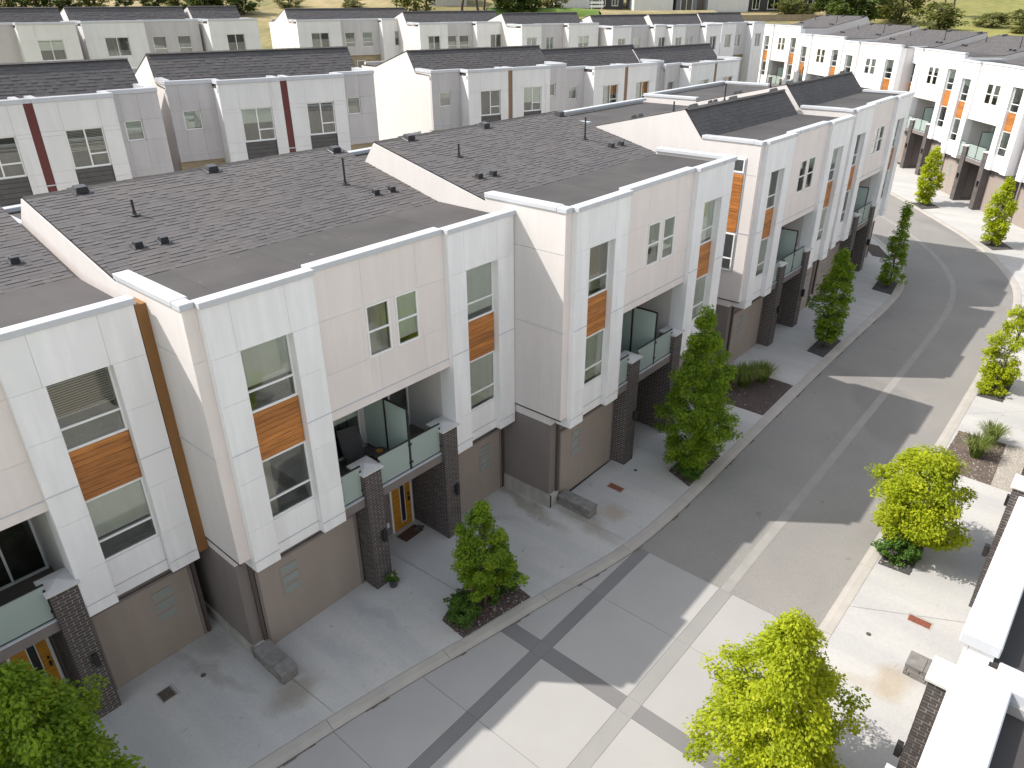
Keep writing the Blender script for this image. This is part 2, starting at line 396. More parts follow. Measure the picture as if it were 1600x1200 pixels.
def fastmesh(name, V, nper, mat, tint=None):
    """many separate faces of nper corners each; tint = one value per face"""
    V = np.asarray(V, np.float32).reshape(-1, 3); n = len(V); nf = n//nper
    me = bpy.data.meshes.new(name)
    me.vertices.add(n); me.vertices.foreach_set('co', V.ravel())
    me.loops.add(n); me.loops.foreach_set('vertex_index', np.arange(n, dtype=np.int32))
    me.polygons.add(nf); me.polygons.foreach_set('loop_start', np.arange(0, n, nper, dtype=np.int32))
    me.update(calc_edges=True)
    if tint is not None:
        a = me.color_attributes.new('tint', 'FLOAT_COLOR', 'POINT')
        t = np.repeat(np.asarray(tint, np.float32), nper); c = np.stack([t, t, t, np.ones_like(t)], 1)
        a.data.foreach_set('color', c.ravel())
    me.materials.append(MATS[mat]); me.validate()
    return me

# ------------------------------------------------------------------ ground
SLOPE = 0.018
def sst(a, b, x):
    t = min(1, max(0, (x-a)/(b-a))); return t*t*(3-2*t)
def gz(x, y): return SLOPE*x
def terrain_h(x, y):
    z = SLOPE*x-0.16
    up2 = 1.9*max(0.15, 1-max(0, x)/52)
    z += up2*sst(10.8, 14.0, y+0.25*max(0, min(x, 40)-20)-0.9*max(0, x-42))
    d = 0.36*x+0.93*y
    z += (0.8+1.0*sst(60, 20, x))*sst(26, 42, d-0.18*x)
    s = 0.62*x+0.78*y
    z += 3.5*sst(66, 84, s) + 30*sst(76, 330, s)**1.15
    z += 0.6*math.sin(x*0.05+y*0.031)*sst(75, 120, s)
    return z
def build_terrain():
    xs = np.concatenate([np.arange(-60, 120, 3.0), np.arange(120, 700, 14.0)])
    ys = np.concatenate([np.arange(-120, -20, 12.0), np.arange(-20, 120, 3.0), np.arange(120, 700, 14.0)])
    V = [(x, y, terrain_h(x, y)) for y in ys for x in xs]; nx = len(xs)
    F = [(j*nx+i, j*nx+i+1, (j+1)*nx+i+1, (j+1)*nx+i) for j in range(len(ys)-1) for i in range(nx-1)]
    o = link('terrain', mk('terrain', V, F, 'terrain', True)); o['kind'] = 'structure'
build_terrain()

def dens(P, step=1.0):
    out = [P[0]]
    for a, b in zip(P, P[1:]):
        n = max(1, int(math.hypot(b[0]-a[0], b[1]-a[1])/step))
        for i in range(1, n+1): out.append((a[0]+(b[0]-a[0])*i/n, a[1]+(b[1]-a[1])*i/n))
    return out
def smooth_path(P, it=3):
    for _ in range(it):
        Q = [P[0]]
        for a, b in zip(P, P[1:]):
            Q += [(0.75*a[0]+0.25*b[0], 0.75*a[1]+0.25*b[1]), (0.25*a[0]+0.75*b[0], 0.25*a[1]+0.75*b[1])]
        P = Q+[P[-1]]
    return P
def offset(P, d):
    out = []
    for i, p in enumerate(P):
        a = P[max(0, i-1)]; b = P[min(len(P)-1, i+1)]
        tx, ty = b[0]-a[0], b[1]-a[1]; l = math.hypot(tx, ty) or 1
        out.append((p[0]-ty/l*d, p[1]+tx/l*d))
    return out
LEFT = smooth_path([(-30, 2.4), (-14, -0.35), (-6, -1.62), (-1.46, -2.34), (1.07, -2.75), (3.52, -3.30), (6.0, -3.80), (7.8, -4.22), (9.1, -4.42), (11.5, -4.5),
                    (17.6, -4.38), (25, -4.3), (32.4, -4.36), (35.4, -4.05), (37.2, -3.45), (39.5, -2.5), (41.8, -1.0), (44.3, 0.9), (47.4, 3.5), (52.5, 8.3), (62, 18), (75, 30)], 2)
RIGHT = smooth_path([(-30, -9.35), (8.9, -9.35), (19.8, -9.32), (27, -9.2), (33, -9.05), (36.2, -8.8), (39.2, -8.1), (43.0, -6.3), (46.0, -4.4), (50.3, -1.0), (54.9, 2.7), (62, 9.0), (72, 19), (84, 31)], 2)
def resample(P, n):
    P = [Vector(p) for p in P]; L = [0]
    for a, b in zip(P, P[1:]): L.append(L[-1]+(b-a).length)
    out = []; j = 0
    for i in range(n):
        s = L[-1]*i/(n-1)
        while j < len(P)-2 and L[j+1] < s: j += 1
        f = (s-L[j])/max(1e-6, L[j+1]-L[j]); out.append(tuple(P[j].lerp(P[j+1], f)))
    return out
def clip_x(P, x0):
    return [p for p in P if p[0] > x0]
def strip(name, A, B, za, zb, mat, n=90):
    A = resample(A, n); B = resample(B, n)
    V = [(x, y, gz(x, y)+za) for x, y in A]+[(x, y, gz(x, y)+zb) for x, y in B]
    F = [(i+1, i, n+i, n+i+1) for i in range(n-1)]
    me = mk(name, V, F, mat)
    if me.polygons[0].normal.z < 0: me.flip_normals()
    o = link(name, me); o['kind'] = 'structure'; return o
XE = 8.92
strip('road', [(XE, -4.2)]+clip_x(offset(LEFT, 0.15), 9.2), [(XE, -9.55)]+clip_x(offset(RIGHT, -0.15), 9.2), 0.012, 0.012, 'asphalt', 120)
CENTRE = smooth_path([(XE, -7.02), (20, -6.9), (26, -6.85), (32, -6.7), (35.2, -6.35), (37.9, -5.6), (41.5, -3.9), (45.6, -1.0), (48.9, 1.9), (54, 6.6), (63, 15)], 2)
strip('gutter_strip', offset(CENTRE, 0.13), offset(CENTRE, -0.13), 0.017, 0.017, 'gutter', 120)
# paved square west of the asphalt: slabs cut by darker bands, each slab a piece of its own
plaza = strip('plaza', [(-20, 2.0), (XE, -4.0)], [(-20, -9.6), (XE, -9.6)], -0.02, -0.02, 'joint', 40)
def left_y(x):
    P = LEFT
    for a, b in zip(P, P[1:]):
        if a[0] <= x <= b[0]: return a[1]+(b[1]-a[1])*(x-a[0])/(b[0]-a[0]+1e-9)
    return -4.4
def slab(name, pts, z, mat, parent, th=0.05):
    n = len(pts)
    V = [(x, y, gz(x, y)+z) for x, y in pts]+[(x, y, gz(x, y)+z-th) for x, y in pts]
    F = [tuple(range(n)), tuple(range(2*n-1, n-1, -1))]+[(i, i+n, (i+1) % n+n, (i+1) % n) for i in range(n)]
    me = mk(name, V, F, mat)
    if me.polygons[0].normal.z < 0: me.flip_normals()
    return link(name, me, parent)
def rect_slab(x0, x1, y0, y1, mat, name='slab', g=0.005):
    slab(name, [(x0+g, y0+g), (x1-g, y0+g), (x1-g, y1-g), (x0+g, y1-g)], 0.012, mat, plaza)
AY0, AY1, CY0, CY1 = -4.72, -4.38, -7.22, -6.86
bx = [4.12, 4.54]
cuts = [-9.5, -7.3, -5.0, -2.55, -0.27, 1.94, bx[0], bx[1], 6.68, XE]
for a, b in zip(cuts, cuts[1:]):
    band = (a == bx[0])
    m = 'slab_dark' if band else 'slab'
    g = 0.002 if band else 0.005
    ya, yb = left_y(a)+0.1, left_y(b)+0.1
    if max(ya, yb) > AY1+0.05:
        if min(ya, yb) > AY1+0.02: slab('slab', [(a+g, AY1+g), (b-g, AY1+g), (b-g, yb), (a+g, ya)], 0.012, m, plaza)
        else:
            xi = a+(b-a)*(ya-AY1)/(ya-yb+1e-9); slab('slab', [(a+g, AY1+g), (xi, AY1+g), (a+g, ya)], 0.012, m, plaza)
    rect_slab(a, b, AY0, AY1, 'slab_dark', 'band', 0.002)
    rect_slab(a, b, CY1, AY0, m, 'slab', g)
    rect_slab(a, b, CY0, CY1, 'slab_mid', 'band', 0.002)
    rect_slab(a, b, -9.5, CY0, m, 'slab', g)

# kerbs: rolled concrete kerb in cast lengths
def kerb(path, side, name, step):
    root = link(name, None); root['kind'] = 'structure'; root.empty_display_size = 0.3
    P = resample(path, int(sum(math.hypot(b[0]-a[0], b[1]-a[1]) for a, b in zip(path, path[1:]))/0.5))
    n = max(2, int(step/0.5)); prof = [(-0.02, -0.03), (0.0, 0.022), (0.05, 0.03), (0.14, 0.055), (0.32, 0.066), (0.34, 0.06), (0.34, -0.04)]
    O = [offset(P, side*d) for d, _ in prof]
    for s in range(0, len(P)-1, n):
        e = min(len(P)-1, s+n)
        if P[s][0] < -12 or P[s][0] > 66: continue
        V = []; K = len(prof)
        for i in range(s, e+1):
            for k, (d, z) in enumerate(prof):
                x, y = O[k][i]
                if i in (s, e):
                    j = i+1 if i == s else i-1; x += (O[k][j][0]-x)*0.012; y += (O[k][j][1]-y)*0.012
                V.append((x, y, gz(x, y)+z))
        F = []
        for i in range(e-s):
            for k in range(K-1):
                q = (i*K+k, i*K+k+1, (i+1)*K+k+1, (i+1)*K+k); F.append(q if side < 0 else q[::-1])
        F += [tuple(range(K))[::-1] if side < 0 else tuple(range(K)), tuple(range((e-s)*K, (e-s)*K+K)) if side < 0 else tuple(range((e-s)*K, (e-s)*K+K))[::-1]]
        me = mk('kerb_stone', V, F, 'kerb'); link('kerb_stone', me, root)
    return root
kerb(LEFT, 1, 'kerb_left', 3.0)
kerb(RIGHT, -1, 'kerb_right', 3.0)
# a thin broken line of dirt lying in the gutter in front of the left kerb
def gutter_dirt():
    rnd = random.Random(5); m = MB(); P = dens(resample(LEFT, 400), 0.12); A = offset(P, -0.005); B = offset(P, -0.05)
    run = 0; on = False
    for i in range(len(P)-1):
        if run <= 0: on = not on; run = rnd.randint(2, 7) if on else rnd.randint(2, 12)
        run -= 1
        x = P[i][0]
        if -12 < x < 30:
            w = rnd.uniform(0.35, 1.5) if on else 0.28
            q = []
            for (a, b) in ((A[i], B[i]), (A[i+1], B[i+1])):
                q += [(a[0], a[1], gz(*a)+0.0225), (a[0]+(b[0]-a[0])*w, a[1]+(b[1]-a[1])*w, gz(*b)+0.0215)]
            m.add([q[0], q[1], q[3], q[2]], [(0, 1, 2, 3)])
    me = m.mesh('gutter_dirt', 'gutter_dirt')
    o = link('gutter_dirt', me); o['kind'] = 'stuff'; tag(o, 'dark brown dirt and leaf litter lying in the gutter along the kerb', 'dirt')
gutter_dirt()

# driveways / forecourts: slabs with joints
def forecourt(name, inner, outer, cutsx):
    base = strip(name, inner, outer, 0.03, 0.03, 'joint', 90)
    A = resample(inner, 400); B = resample(outer, 400)
    for a, b in zip(cutsx, cutsx[1:]):
        ia, ib = int(a*399), int(b*399)
        idx = list(range(ia, ib+1, max(1, (ib-ia)//6)))
        if idx[-1] != ib: idx.append(ib)
        pa = [A[i] for i in idx]; pb = [B[i] for i in idx]
        def nud(p, q, d=0.006):
            l = math.hypot(q[0]-p[0], q[1]-p[1]) or 1; return (p[0]+(q[0]-p[0])/l*d, p[1]+(q[1]-p[1])/l*d)
        pa[0] = nud(pa[0], pa[1]); pb[0] = nud(pb[0], pb[1]); pa[-1] = nud(pa[-1], pa[-2]); pb[-1] = nud(pb[-1], pb[-2])
        n = len(pa)
        V = [(x, y, gz(x, y)+0.062) for x, y in pa]+[(x, y, gz(x, y)+0.062) for x, y in pb]
        F = [(i+1, i, n+i, n+i+1) for i in range(n-1)]
        me = mk('driveway_slab', V, F, 'concrete')
        if me.polygons[0].normal.z < 0: me.flip_normals()
        link('driveway_slab', me, base)
LI = [p for p in offset(LEFT, 0.343) if -14 < p[0] < 66]
LO = [(p[0]-2.6*sst(36, 44, p[0]), 4.0 if p[0] < 36 else max(4.0, p[1]+5.5)) for p in LI]
forecourt('driveway_left', LI, LO, [i/19 for i in range(20)])
RI = [p for p in offset(RIGHT, -0.343) if -12 < p[0] < 82]
RO = [(p[0]+(0 if p[0] < 30 else (p[0]-30)*0.35), p[1]-4.5) for p in RI]
forecourt('driveway_right', RI, RO, [i/25 for i in range(26)])
PAVE = 0.062
def at_pave(x, y): return (x, y, gz(x, y)+PAVE)

# ------------------------------------------------------------------ house kit
JG = 0.0025     # half the joint between two cladding panels
def clad(parent, x0, x1, z0, z1, y, mat, holes=(), xs=(), zs=(), th=0.03, name='panel', gap=0.022):
    """cladding panels on the plane y (front face), leaving the holes open"""
    X = sorted({x0, x1, *xs, *[h[0] for h in holes], *[h[1] for h in holes]})
    Z = sorted({z0, z1, *zs, *[h[2] for h in holes], *[h[3] for h in holes]})
    for zi, (a, b) in enumerate(zip(Z, Z[1:])):
        run = None
        for c, d in zip(X, X[1:]):
            inside = any(h[0] <= (c+d)/2 <= h[1] and h[2] <= (a+b)/2 <= h[3] for h in holes)
            if inside: run = None; continue
            box(name, c+JG, d-JG, y, y+th, a+JG, b-JG, mat, parent)
def frame_mesh(w, h, layout, t=0.045, d=0.06):
    def fn(m):
        m.box(0, w, 0, d, 0, t*1.2); m.box(0, w, 0, d, h-t, h); m.box(0, t, 0, d, t*1.2, h-t); m.box(w-t, w, 0, d, t*1.2, h-t)
        if layout == 'H': m.box(t, w-t, 0.003, d-0.003, h*0.33-t/2, h*0.33+t/2)
        if layout == 'M': m.box(t, w-t, 0.003, d-0.003, h*0.5-t/2, h*0.5+t/2)
        if layout in ('V', 'VH'): m.box(w*0.5-t/2, w*0.5+t/2, 0.003, d-0.003, t*1.2, h-t)
        if layout == 'VH': m.box(w*0.5+t/2, w-t, 0.004, d-0.004, h*0.34-t/2, h*0.34+t/2)
    return fn
def sheet(name, x0, x1, y, z0, z1, mat, parent):
    k = ('sheet', round(x1-x0, 3), round(z1-z0, 3), mat)
    if k not in CACHE: CACHE[k] = mk(name, [(0, 0, 0), (x1-x0, 0, 0), (x1-x0, 0, z1-z0), (0, 0, z1-z0)], [(0, 1, 2, 3)], mat)
    return link(name, CACHE[k], parent, (x0, y, z0))
def window(parent, x, y, z, w, h, layout='H', cover=('none', 0), depth=0.15, rz=0.0, name='window', dark=False):
    w, h = round(w, 3), round(h, 3)
    f = part(name, (w, h, layout), frame_mesh(w, h, layout), 'pvc_white', parent, (x, y, z), rz)
    sheet('pane', 0.03, w-0.03, 0.03, 0.04, h-0.03, 'pane', f)
    box('interior', 0.004, w-0.004, depth, depth+0.004, 0.004, h-0.004, 'interior', f)
    k, dr = cover
    y0 = 0.045
    if k == 'roller': box('blind', 0.05, w-0.05, y0, y0+0.006, h-0.05-(h-0.1)*dr, h-0.05, 'shade_cloth', f)
    elif k == 'slats':
        def fn(m):
            n = int((h-0.1)*dr/0.05)
            for i in range(n):
                zz = h-0.06-i*0.05; m.box(0.05, w-0.05, y0, y0+0.022, zz-0.03, zz-0.004)
        part('blind', (w, h, dr), fn, 'slat', f)
    elif k == 'curtain':
        def fn(m):
            n = 28; x0, x1 = 0.05, w*dr
            V = []; F = []
            for i in range(n+1):
                xx = x0+(x1-x0)*i/n; yy = y0+0.02+0.014*math.sin(i*1.9)+0.006*math.sin(i*0.7)
                V += [(xx, yy, 0.08), (xx, yy, h-0.05)]
                if i: F.append((2*i-2, 2*i, 2*i+1, 2*i-1))
            m.add(V, F)
        part('curtain', (w, h, dr), fn, 'curtain', f, smooth=True)
    return f
COVERS = [('roller', 0.45), ('roller', 0.95), ('roller', 0.65), ('slats', 0.6), ('none', 0), ('curtain', 0.4), ('roller', 0.3), ('none', 0), ('curtain', 0.75)]

def shingles(parent, W, y0, z0, y1, z1, name='shingles', seed=1):
    """slope from eave (y0,z0) to ridge (y1,z1), x 0..W; laminated tabs as real thin wedges"""
    k = ('sh', round(W, 2), round(y0, 2), round(z0, 2), round(y1, 2), round(z1, 2))
    if k not in CACHE:
        rnd = np.random.RandomState(seed); d = np.array([0, y1-y0, z1-z0]); L = np.linalg.norm(d); d /= L
        nrm = np.array([0, -d[2], d[1]]); 
        if nrm[2] < 0: nrm = -nrm
        V = []; T = []
        n = int(L/0.142)
        ex = L/n
        P0 = np.array([0, y0, z0])
        for c in range(n):
            x = -rnd.uniform(0, 0.3); s0 = c*ex; s1 = min(L, s0+ex*1.25)
            while x < W:
                w = rnd.uniform(0.11, 0.26); a, b = max(0, x), min(W, x+w); x += w
                if b-a < 0.02: continue
                hh = 0.017 if rnd.rand() < 0.5 else 0.009
                t = rnd.uniform(0.90, 1.09)
                pl = lambda xx, s, h: P0+np.array([xx, 0, 0])+d*s+nrm*h
                j = rnd.uniform(-0.008, 0.008)
                q = [pl(a, s0+j, hh), pl(b, s0+j, hh), pl(b, s1, 0.004), pl(a, s1, 0.004)]
                if d[1] < 0: q = q[::-1]
                V += q; T.append(t)
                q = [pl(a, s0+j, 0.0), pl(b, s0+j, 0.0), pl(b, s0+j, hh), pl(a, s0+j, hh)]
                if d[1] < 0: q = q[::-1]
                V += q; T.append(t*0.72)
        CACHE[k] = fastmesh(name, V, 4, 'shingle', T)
    o = link(name, CACHE[k], parent); o['kind'] = 'stuff'; return o
def hood(m, w, d, h):
    m.add([(-w/2, -d/2, 0), (w/2, -d/2, 0), (w/2, d/2, 0.0), (-w/2, d/2, 0.0), (-w*0.42, -d*0.42, h), (w*0.42, -d*0.42, h), (w*0.42, d*0.3, h*0.9), (-w*0.42, d*0.3, h*0.9)], BF)
    m.box(-w*0.7, w*0.7, -d*0.75, d*0.8, -0.012, 0.008)
def roof(parent, W, prof, x0, vents=True, seed=1, flat_first=True):
    """prof: list of (y,z) with tags; returns the roof part. prof = [(y,z)x5]: flat, slope, slope, flat"""
    (ya, za), (yb, zb), (yr, zr), (yc, zc), (yd, zd) = prof
    def under(m):
        t = 0.03
        pts = [(ya, za), (yb, zb), (yr, zr), (yc, zc), (yd, zd)]
        m.prism_x([(y, z) for y, z in pts]+[(y, z-t) for y, z in pts[::-1]], -0.02, W+0.02)
    r = part('roof', ('u', W, tuple(prof)), under, 'dark_metal', parent, (x0, 0, 0))
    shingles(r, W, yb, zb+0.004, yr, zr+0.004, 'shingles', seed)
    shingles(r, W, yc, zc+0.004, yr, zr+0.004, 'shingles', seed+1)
    for (a, b, z) in ((ya, yb, max(za, zb)), (yc, yd, max(zc, zd))):
        n = max(1, round(W/1.0))
        for i in range(n):
            box('roof_sheet', W*i/n, W*(i+1)/n+(0.06 if i < n-1 else 0), a+0.01, b-0.01, z+0.004+0.003*(i % 2), z+0.009+0.003*(i % 2), 'flat_roof', r)
    def ridge(m):
        n = int(W/0.28)
        for i in range(n):
            a, b = W*i/n, W*(i+1)/n+0.03
            m.add([(a, yr-0.12, zr-0.012), (b, yr-0.12, zr-0.02), (b, yr, zr+0.028), (a, yr, zr+0.036), (a, yr+0.12, zr-0.05), (b, yr+0.12, zr-0.055)], [(0, 1, 2, 3), (3, 2, 5, 4)])
    part('ridge_cap', (W, yr, zr), ridge, 'flat_roof', r)
    if vents:
        long_first = (yr-yb) > (yc-yr)
        def on(y):
            y = y if long_first else max((yb+yc)-y, yr+0.35)
            if y <= yr: return y, zb+(zr-zb)*(y-yb)/(yr-yb)
            return y, zc+(zr-zc)*(yc-y)/(yc-yr)
        sl = math.atan2(zr-(zb if long_first else zc), abs(yr-(yb if long_first else yc)))
        for px, py, kind in [(0.95, 6.9, 'h'), (4.3, 6.85, 'h'), (8.3, 6.75, 'h'), (1.4, 5.2, 's'), (0.75, 3.8, 'e'), (1.3, 3.76, 'e'), (7.0, 4.6, 'p'), (7.35, 3.74, 'e'), (7.9, 3.71, 'e')]:
            yy, zz = on(py+0.25)
            if kind == 'h': o = part('roof_vent', 'h', lambda m: hood(m, 0.30, 0.30, 0.13), 'vent_metal', r, (px+0.25, yy, zz+0.02))
            elif kind == 'e': o = part('exhaust_vent', 'e', lambda m: hood(m, 0.19, 0.17, 0.13), 'vent_metal', r, (px+0.25, yy, zz+0.02))
            else:
                hgt = 0.72 if kind == 'p' else 0.36
                def pf(m): m.tube([(0, 0, -0.05), (0, 0, hgt)], 0.03, 10); m.lathe([(0.12, 0.005), (0.05, 0.02), (0.04, 0.08)], n=10)
                o = part('vent_pipe', kind, pf, 'dark_metal', r, (px+0.25, yy, zz+0.02))
            if kind in 'he': o.rotation_euler = (sl if long_first else -sl, 0, 0 if long_first else 0)
    return r

def bricks(m, x0, x1, y0, y1, z0, z1, faces='fblr'):
    bl, bh, g, pr = 0.21, 0.058, 0.016, 0.008
    rnd = random.Random(3); n = int((z1-z0)/(bh+g))
    for c in range(n):
        z = z0+c*(bh+g); sh = (c % 2)*(bl+g)/2
        for f in faces:
            a0, a1 = (x0, x1) if f in 'fb' else (y0, y1)
            p = a0-sh
            while p < a1-0.01:
                s, e = max(a0-pr, p), min(a1+pr, p+bl); p += bl+g
                if e-s < 0.03: continue
                q = pr+rnd.uniform(-0.003, 0.003)
                if f == 'f': m.box(s, e, y0-q, y0+0.01, z, z+bh)
                if f == 'b': m.box(s, e, y1-0.01, y1+q, z, z+bh)
                if f == 'l': m.box(x0-q, x0+0.01, s, e, z, z+bh)
                if f == 'r': m.box(x1-0.01, x1+q, s, e, z, z+bh)
def brick_pillar(parent, x0, x1, y0, y1, top, ycap, name):
    p = part(name, (x0, x1, y0, y1, top), lambda m: m.box(x0, x1, y0, y1, -0.5, top), 'mortar', parent)
    b = part('bricks', (x0, x1, y0, y1, top), lambda m: bricks(m, x0, x1, y0, y1, -0.3, top), 'brick', p); b['kind'] = 'stuff'
    def cap(m):
        o = 0.065
        m.box(x0-o, x1+o, y0-o, ycap+o, top, top+0.05)
        cx, cy = (x0+x1)/2, (y0+ycap)/2
        m.add([(x0-o, y0-o, top+0.05), (x1+o, y0-o, top+0.05), (x1+o, ycap+o, top+0.05), (x0-o, ycap+o, top+0.05), (cx, cy, top+0.12)], [(0, 1, 4), (1, 2, 4), (2, 3, 4), (3, 0, 4)])
    part('pillar_cap', (x0, x1, y0, ycap, top), cap, 'pillar_cap', p)
    def lamp(m):
        m.box(-0.05, 0.05, -0.015, 0.0, -0.10, 0.10); m.cbox(-0.052, 0.052, -0.125, -0.02, -0.17, 0.17, 0.008); m.box(-0.02, 0.02, -0.03, -0.01, -0.03, 0.03)
    part('wall_lamp', 'l', lamp, 'dark_metal', p, ((x0+x1)/2+0.1, y0-0.01, 1.75))
    return p

H = 9.0; WX = 8.67
def front_house(label, loc, rz=0.0, covers=(), flip=False, right_end=False, side=False, brown=False, group=None, seed=0, ps=0.0):
    h = thing('townhouse', label, 'townhouse', loc, rz, group)
    rnd = random.Random(seed); cv = list(covers)
    def C(): return cv.pop(0) if cv else rnd.choice(COVERS)
    prof = [(0.5, 8.87), (2.85, 8.88), (7.3, 9.93), (8.1, 8.95), (10.5, 8.90)] if not flip else [(0.5, 8.90), (2.47, 8.95), (3.28, 9.93), (7.7, 8.90), (10.5, 8.88)]
    # --- walls
    def gf(m):
        m.box(-0.25, 3.30, 0.52, 10.7, -0.6, 2.80); m.box(5.75, WX, 0.52, 10.7, -0.6, 2.80); m.box(3.30, 5.75, 1.42, 10.68, -0.6, 2.80)
    gfw = part('ground_floor_wall', 0, gf, 'taupe', h)
    def upw(m):
        m.box(-0.25, 2.42, 0.52, 10.7, 2.80, 5.45); m.box(6.23, WX, 0.52, 10.7, 2.80, 5.45); m.box(2.42, 6.23, 1.92, 10.69, 2.80, 5.45)
        m.box(2.42, 6.23, 0.20, 0.52, 5.45, 5.7)
        p = [(0.52, 5.45), (10.7, 5.45), (10.7, prof[4][1]-0.02)]+[(y, z-0.03) for y, z in prof[::-1]]+[(0.52, prof[0][1]-0.02)]
        m.prism_x(p, -0.25, WX)
        m.box(-0.25, -0.05, 0.52, prof[1][0], 8.8, 9.02)             # parapets
        m.box(-0.05, WX-0.25, 10.5, 10.7, 8.8, 9.02)
        m.box(-0.24, -0.05, 0.40, 0.53, 8.8, 9.0)
        m.box(-0.25, -0.05, prof[3][0], 10.7, 8.8, 9.02)
        if right_end: m.box(WX-0.2, WX, 0.22, prof[1][0], 8.8, 9.02); m.box(WX-0.2, WX, prof[3][0], 10.7, 8.8, 9.02)
    wall = part('upper_wall', (flip, right_end), upw, 'cream_stucco', h)
    # left side cladding: big panels with a metal line at floor level
    def sp(a, b): return lambda m: m.box(-0.275, -0.25, 0.165, 10.7, a, b)
    part('side_panel', 1, sp(3.10, 5.765), 'cream_stucco', wall); part('side_panel', 2, sp(5.80, 7.90), 'cream_stucco', wall)
    def sp3(m):
        e = 0.01
        p = [(0.165, 7.912), (10.7, 7.912), (10.7, 9.01), (prof[3][0], 9.01)] + [(prof[3][0], prof[3][1]-e), (prof[2][0], prof[2][1]-e), (prof[1][0], prof[1][1]-e)] + [(prof[1][0], 9.01), (0.165, 9.01)]
        m.prism_x(p, -0.275, -0.25)
    part('side_panel', ('3', flip), sp3, 'cream_stucco', wall)
    part('floor_line', 0, lambda m: m.box(-0.29, -0.262, 0.15, 10.7, 5.768, 5.797), 'white_cap', wall)
    part('foundation', 0, lambda m: (m.box(-0.30, -0.24, 0.44, 10.7, -0.6, 0.38), m.box(-0.30, 0.10, 0.44, 0.53, -0.6, 0.38)), 'foundation', gfw)
    part('flashing', 0, lambda m: m.box(-0.285, -0.24, 0.15, 10.7, 3.065, 3.092), 'dark_metal', gfw)
    part('corner_wall', 0, lambda m: (m.box(-0.25, -0.004, 0.19, 0.525, 3.09, 8.86), m.box(-0.25, -0.004, 0.19, 0.42, 8.86, 8.985)), 'joint', wall)
    clad(wall, -0.277, -0.0, 3.09, 8.985, 0.16, 'beige_panel', zs=(5.78, 7.91))
    # --- bays
    for bi, bx0 in enumerate((0.0, 6.23)):
        zb = 2.77
        def core(m):
            m.box(0.0, 0.595, 0.032, 0.522, zb, 8.87); m.box(1.785, 2.42, 0.032, 0.522, zb, 8.87)
            m.box(0.595, 1.785, 0.215, 0.522, zb+0.02, 3.74); m.box(0.595, 1.785, 0.215, 0.522, 5.28, 6.42); m.box(0.595, 1.785, 0.032, 0.522, 7.93, 8.87)
            m.box(0.0, 2.42, 0.033, 0.22, 8.87, 8.98)
        b = part('bay', 0, core, 'white_panel', h, (bx0, 0, 0))
        zs = (3.06, 3.86, 5.06, 5.78, 6.9, 7.93)
        for xa, xb in ((0.0, 0.60), (1.78, 2.42)): clad(b, xa, xb, zb, 7.93, 0.0, 'white_panel', zs=zs)
        clad(b, 0.0, 2.42, 7.93, 8.985, 0.0, 'white_panel', xs=(0.55, 1.74))
        for xa, xb in ((-0.004, 0.604), (1.776, 2.424)):
            box('drip_edge', xa, xb, -0.014, 0.0, 3.045, 3.058, 'white_cap', b); box('drip_edge', xa, xb, -0.014, 0.0, 5.772, 5.79, 'white_cap', b)
        clad(b, 0.60, 1.78, zb, 3.72, 0.185, 'white_panel', zs=(3.06,))
        box('drip_edge', 0.60, 1.78, 0.17, 0.185, 3.045, 3.058, 'white_cap', b)
        wp = box('wood_panel', 0.60, 1.78, 0.20, 0.215, 5.28, 6.42, 'dark_metal', b)
        n = 9
        for i in range(n):
            hh = 1.14/n; box('plank', 0.012, 1.168, -0.016, 0.0, i*hh+0.003, (i+1)*hh-0.004, 'wood', wp)
        window(h, bx0+0.60, 0.185, 6.425, 1.18, 1.50, 'H', C(), depth=0.32)
        window(h, bx0+0.60, 0.185, 3.73, 1.18, 1.545, 'H', C(), depth=0.32)
    # --- centre wall over the balcony
    hl = [(3.74, 4.43, 6.58, 7.86), (4.61, 5.30, 6.58, 7.86)]
    def cw(m):
        m.box(2.42, 6.23, 0.192, 0.522, 5.45, 6.575); m.box(2.42, 6.23, 0.192, 0.522, 7.865, 8.86); m.box(2.42, 6.23, 0.192, 0.42, 8.86, 8.985); m.box(2.42, 3.735, 0.192, 0.522, 6.575, 7.865); m.box(4.435, 4.605, 0.192, 0.522, 6.575, 7.865); m.box(5.305, 6.23, 0.192, 0.522, 6.575, 7.865)
    c = part('centre_wall', 0, cw, 'joint', h)
    clad(c, 2.42, 6.23, 5.68, 6.58, 0.16, 'beige_panel', xs=(4.02, 5.45)); clad(c, 2.42, 6.23, 7.86, 8.985, 0.16, 'beige_panel', xs=(3.72, 5.32))
    clad(c, 2.42, 3.74, 6.58, 7.86, 0.16, 'beige_panel'); clad(c, 4.43, 4.61, 6.58, 7.86, 0.16, 'beige_panel'); clad(c, 5.30, 6.23, 6.58, 7.86, 0.16, 'beige_panel')
    box('drip_edge', 2.42, 6.23, 0.135, 0.16, 5.66, 5.682, 'white_cap', c); clad(c, 2.42, 6.23, 5.44, 5.66, 0.145, 'beige_panel', th=0.05)
    for (a, b_, z0, z1) in hl: window(h, a, 0.145, z0, b_-a, z1-z0, 'M', C(), depth=0.33)
    # --- parapet caps
    for a in ((-0.03, 2.45, -0.05, 0.25), (2.45, 6.20, 0.115, 0.43), (6.20, WX+0.02, -0.05, 0.25), (-0.31, -0.03, 0.115, 0.43)):
        box('parapet_cap', a[0]+0.002, a[1]-0.002, a[2], a[3], 8.975, 9.10, 'white_cap', h, 0.010)
    box('parapet_cap', -0.312, 0.02, 0.432, prof[1][0], 8.985, 9.11, 'white_cap', h, 0.012)
    box('parapet_cap', -0.312, 0.02, prof[3][0], 10.74, 8.985, 9.11, 'white_cap', h, 0.012)
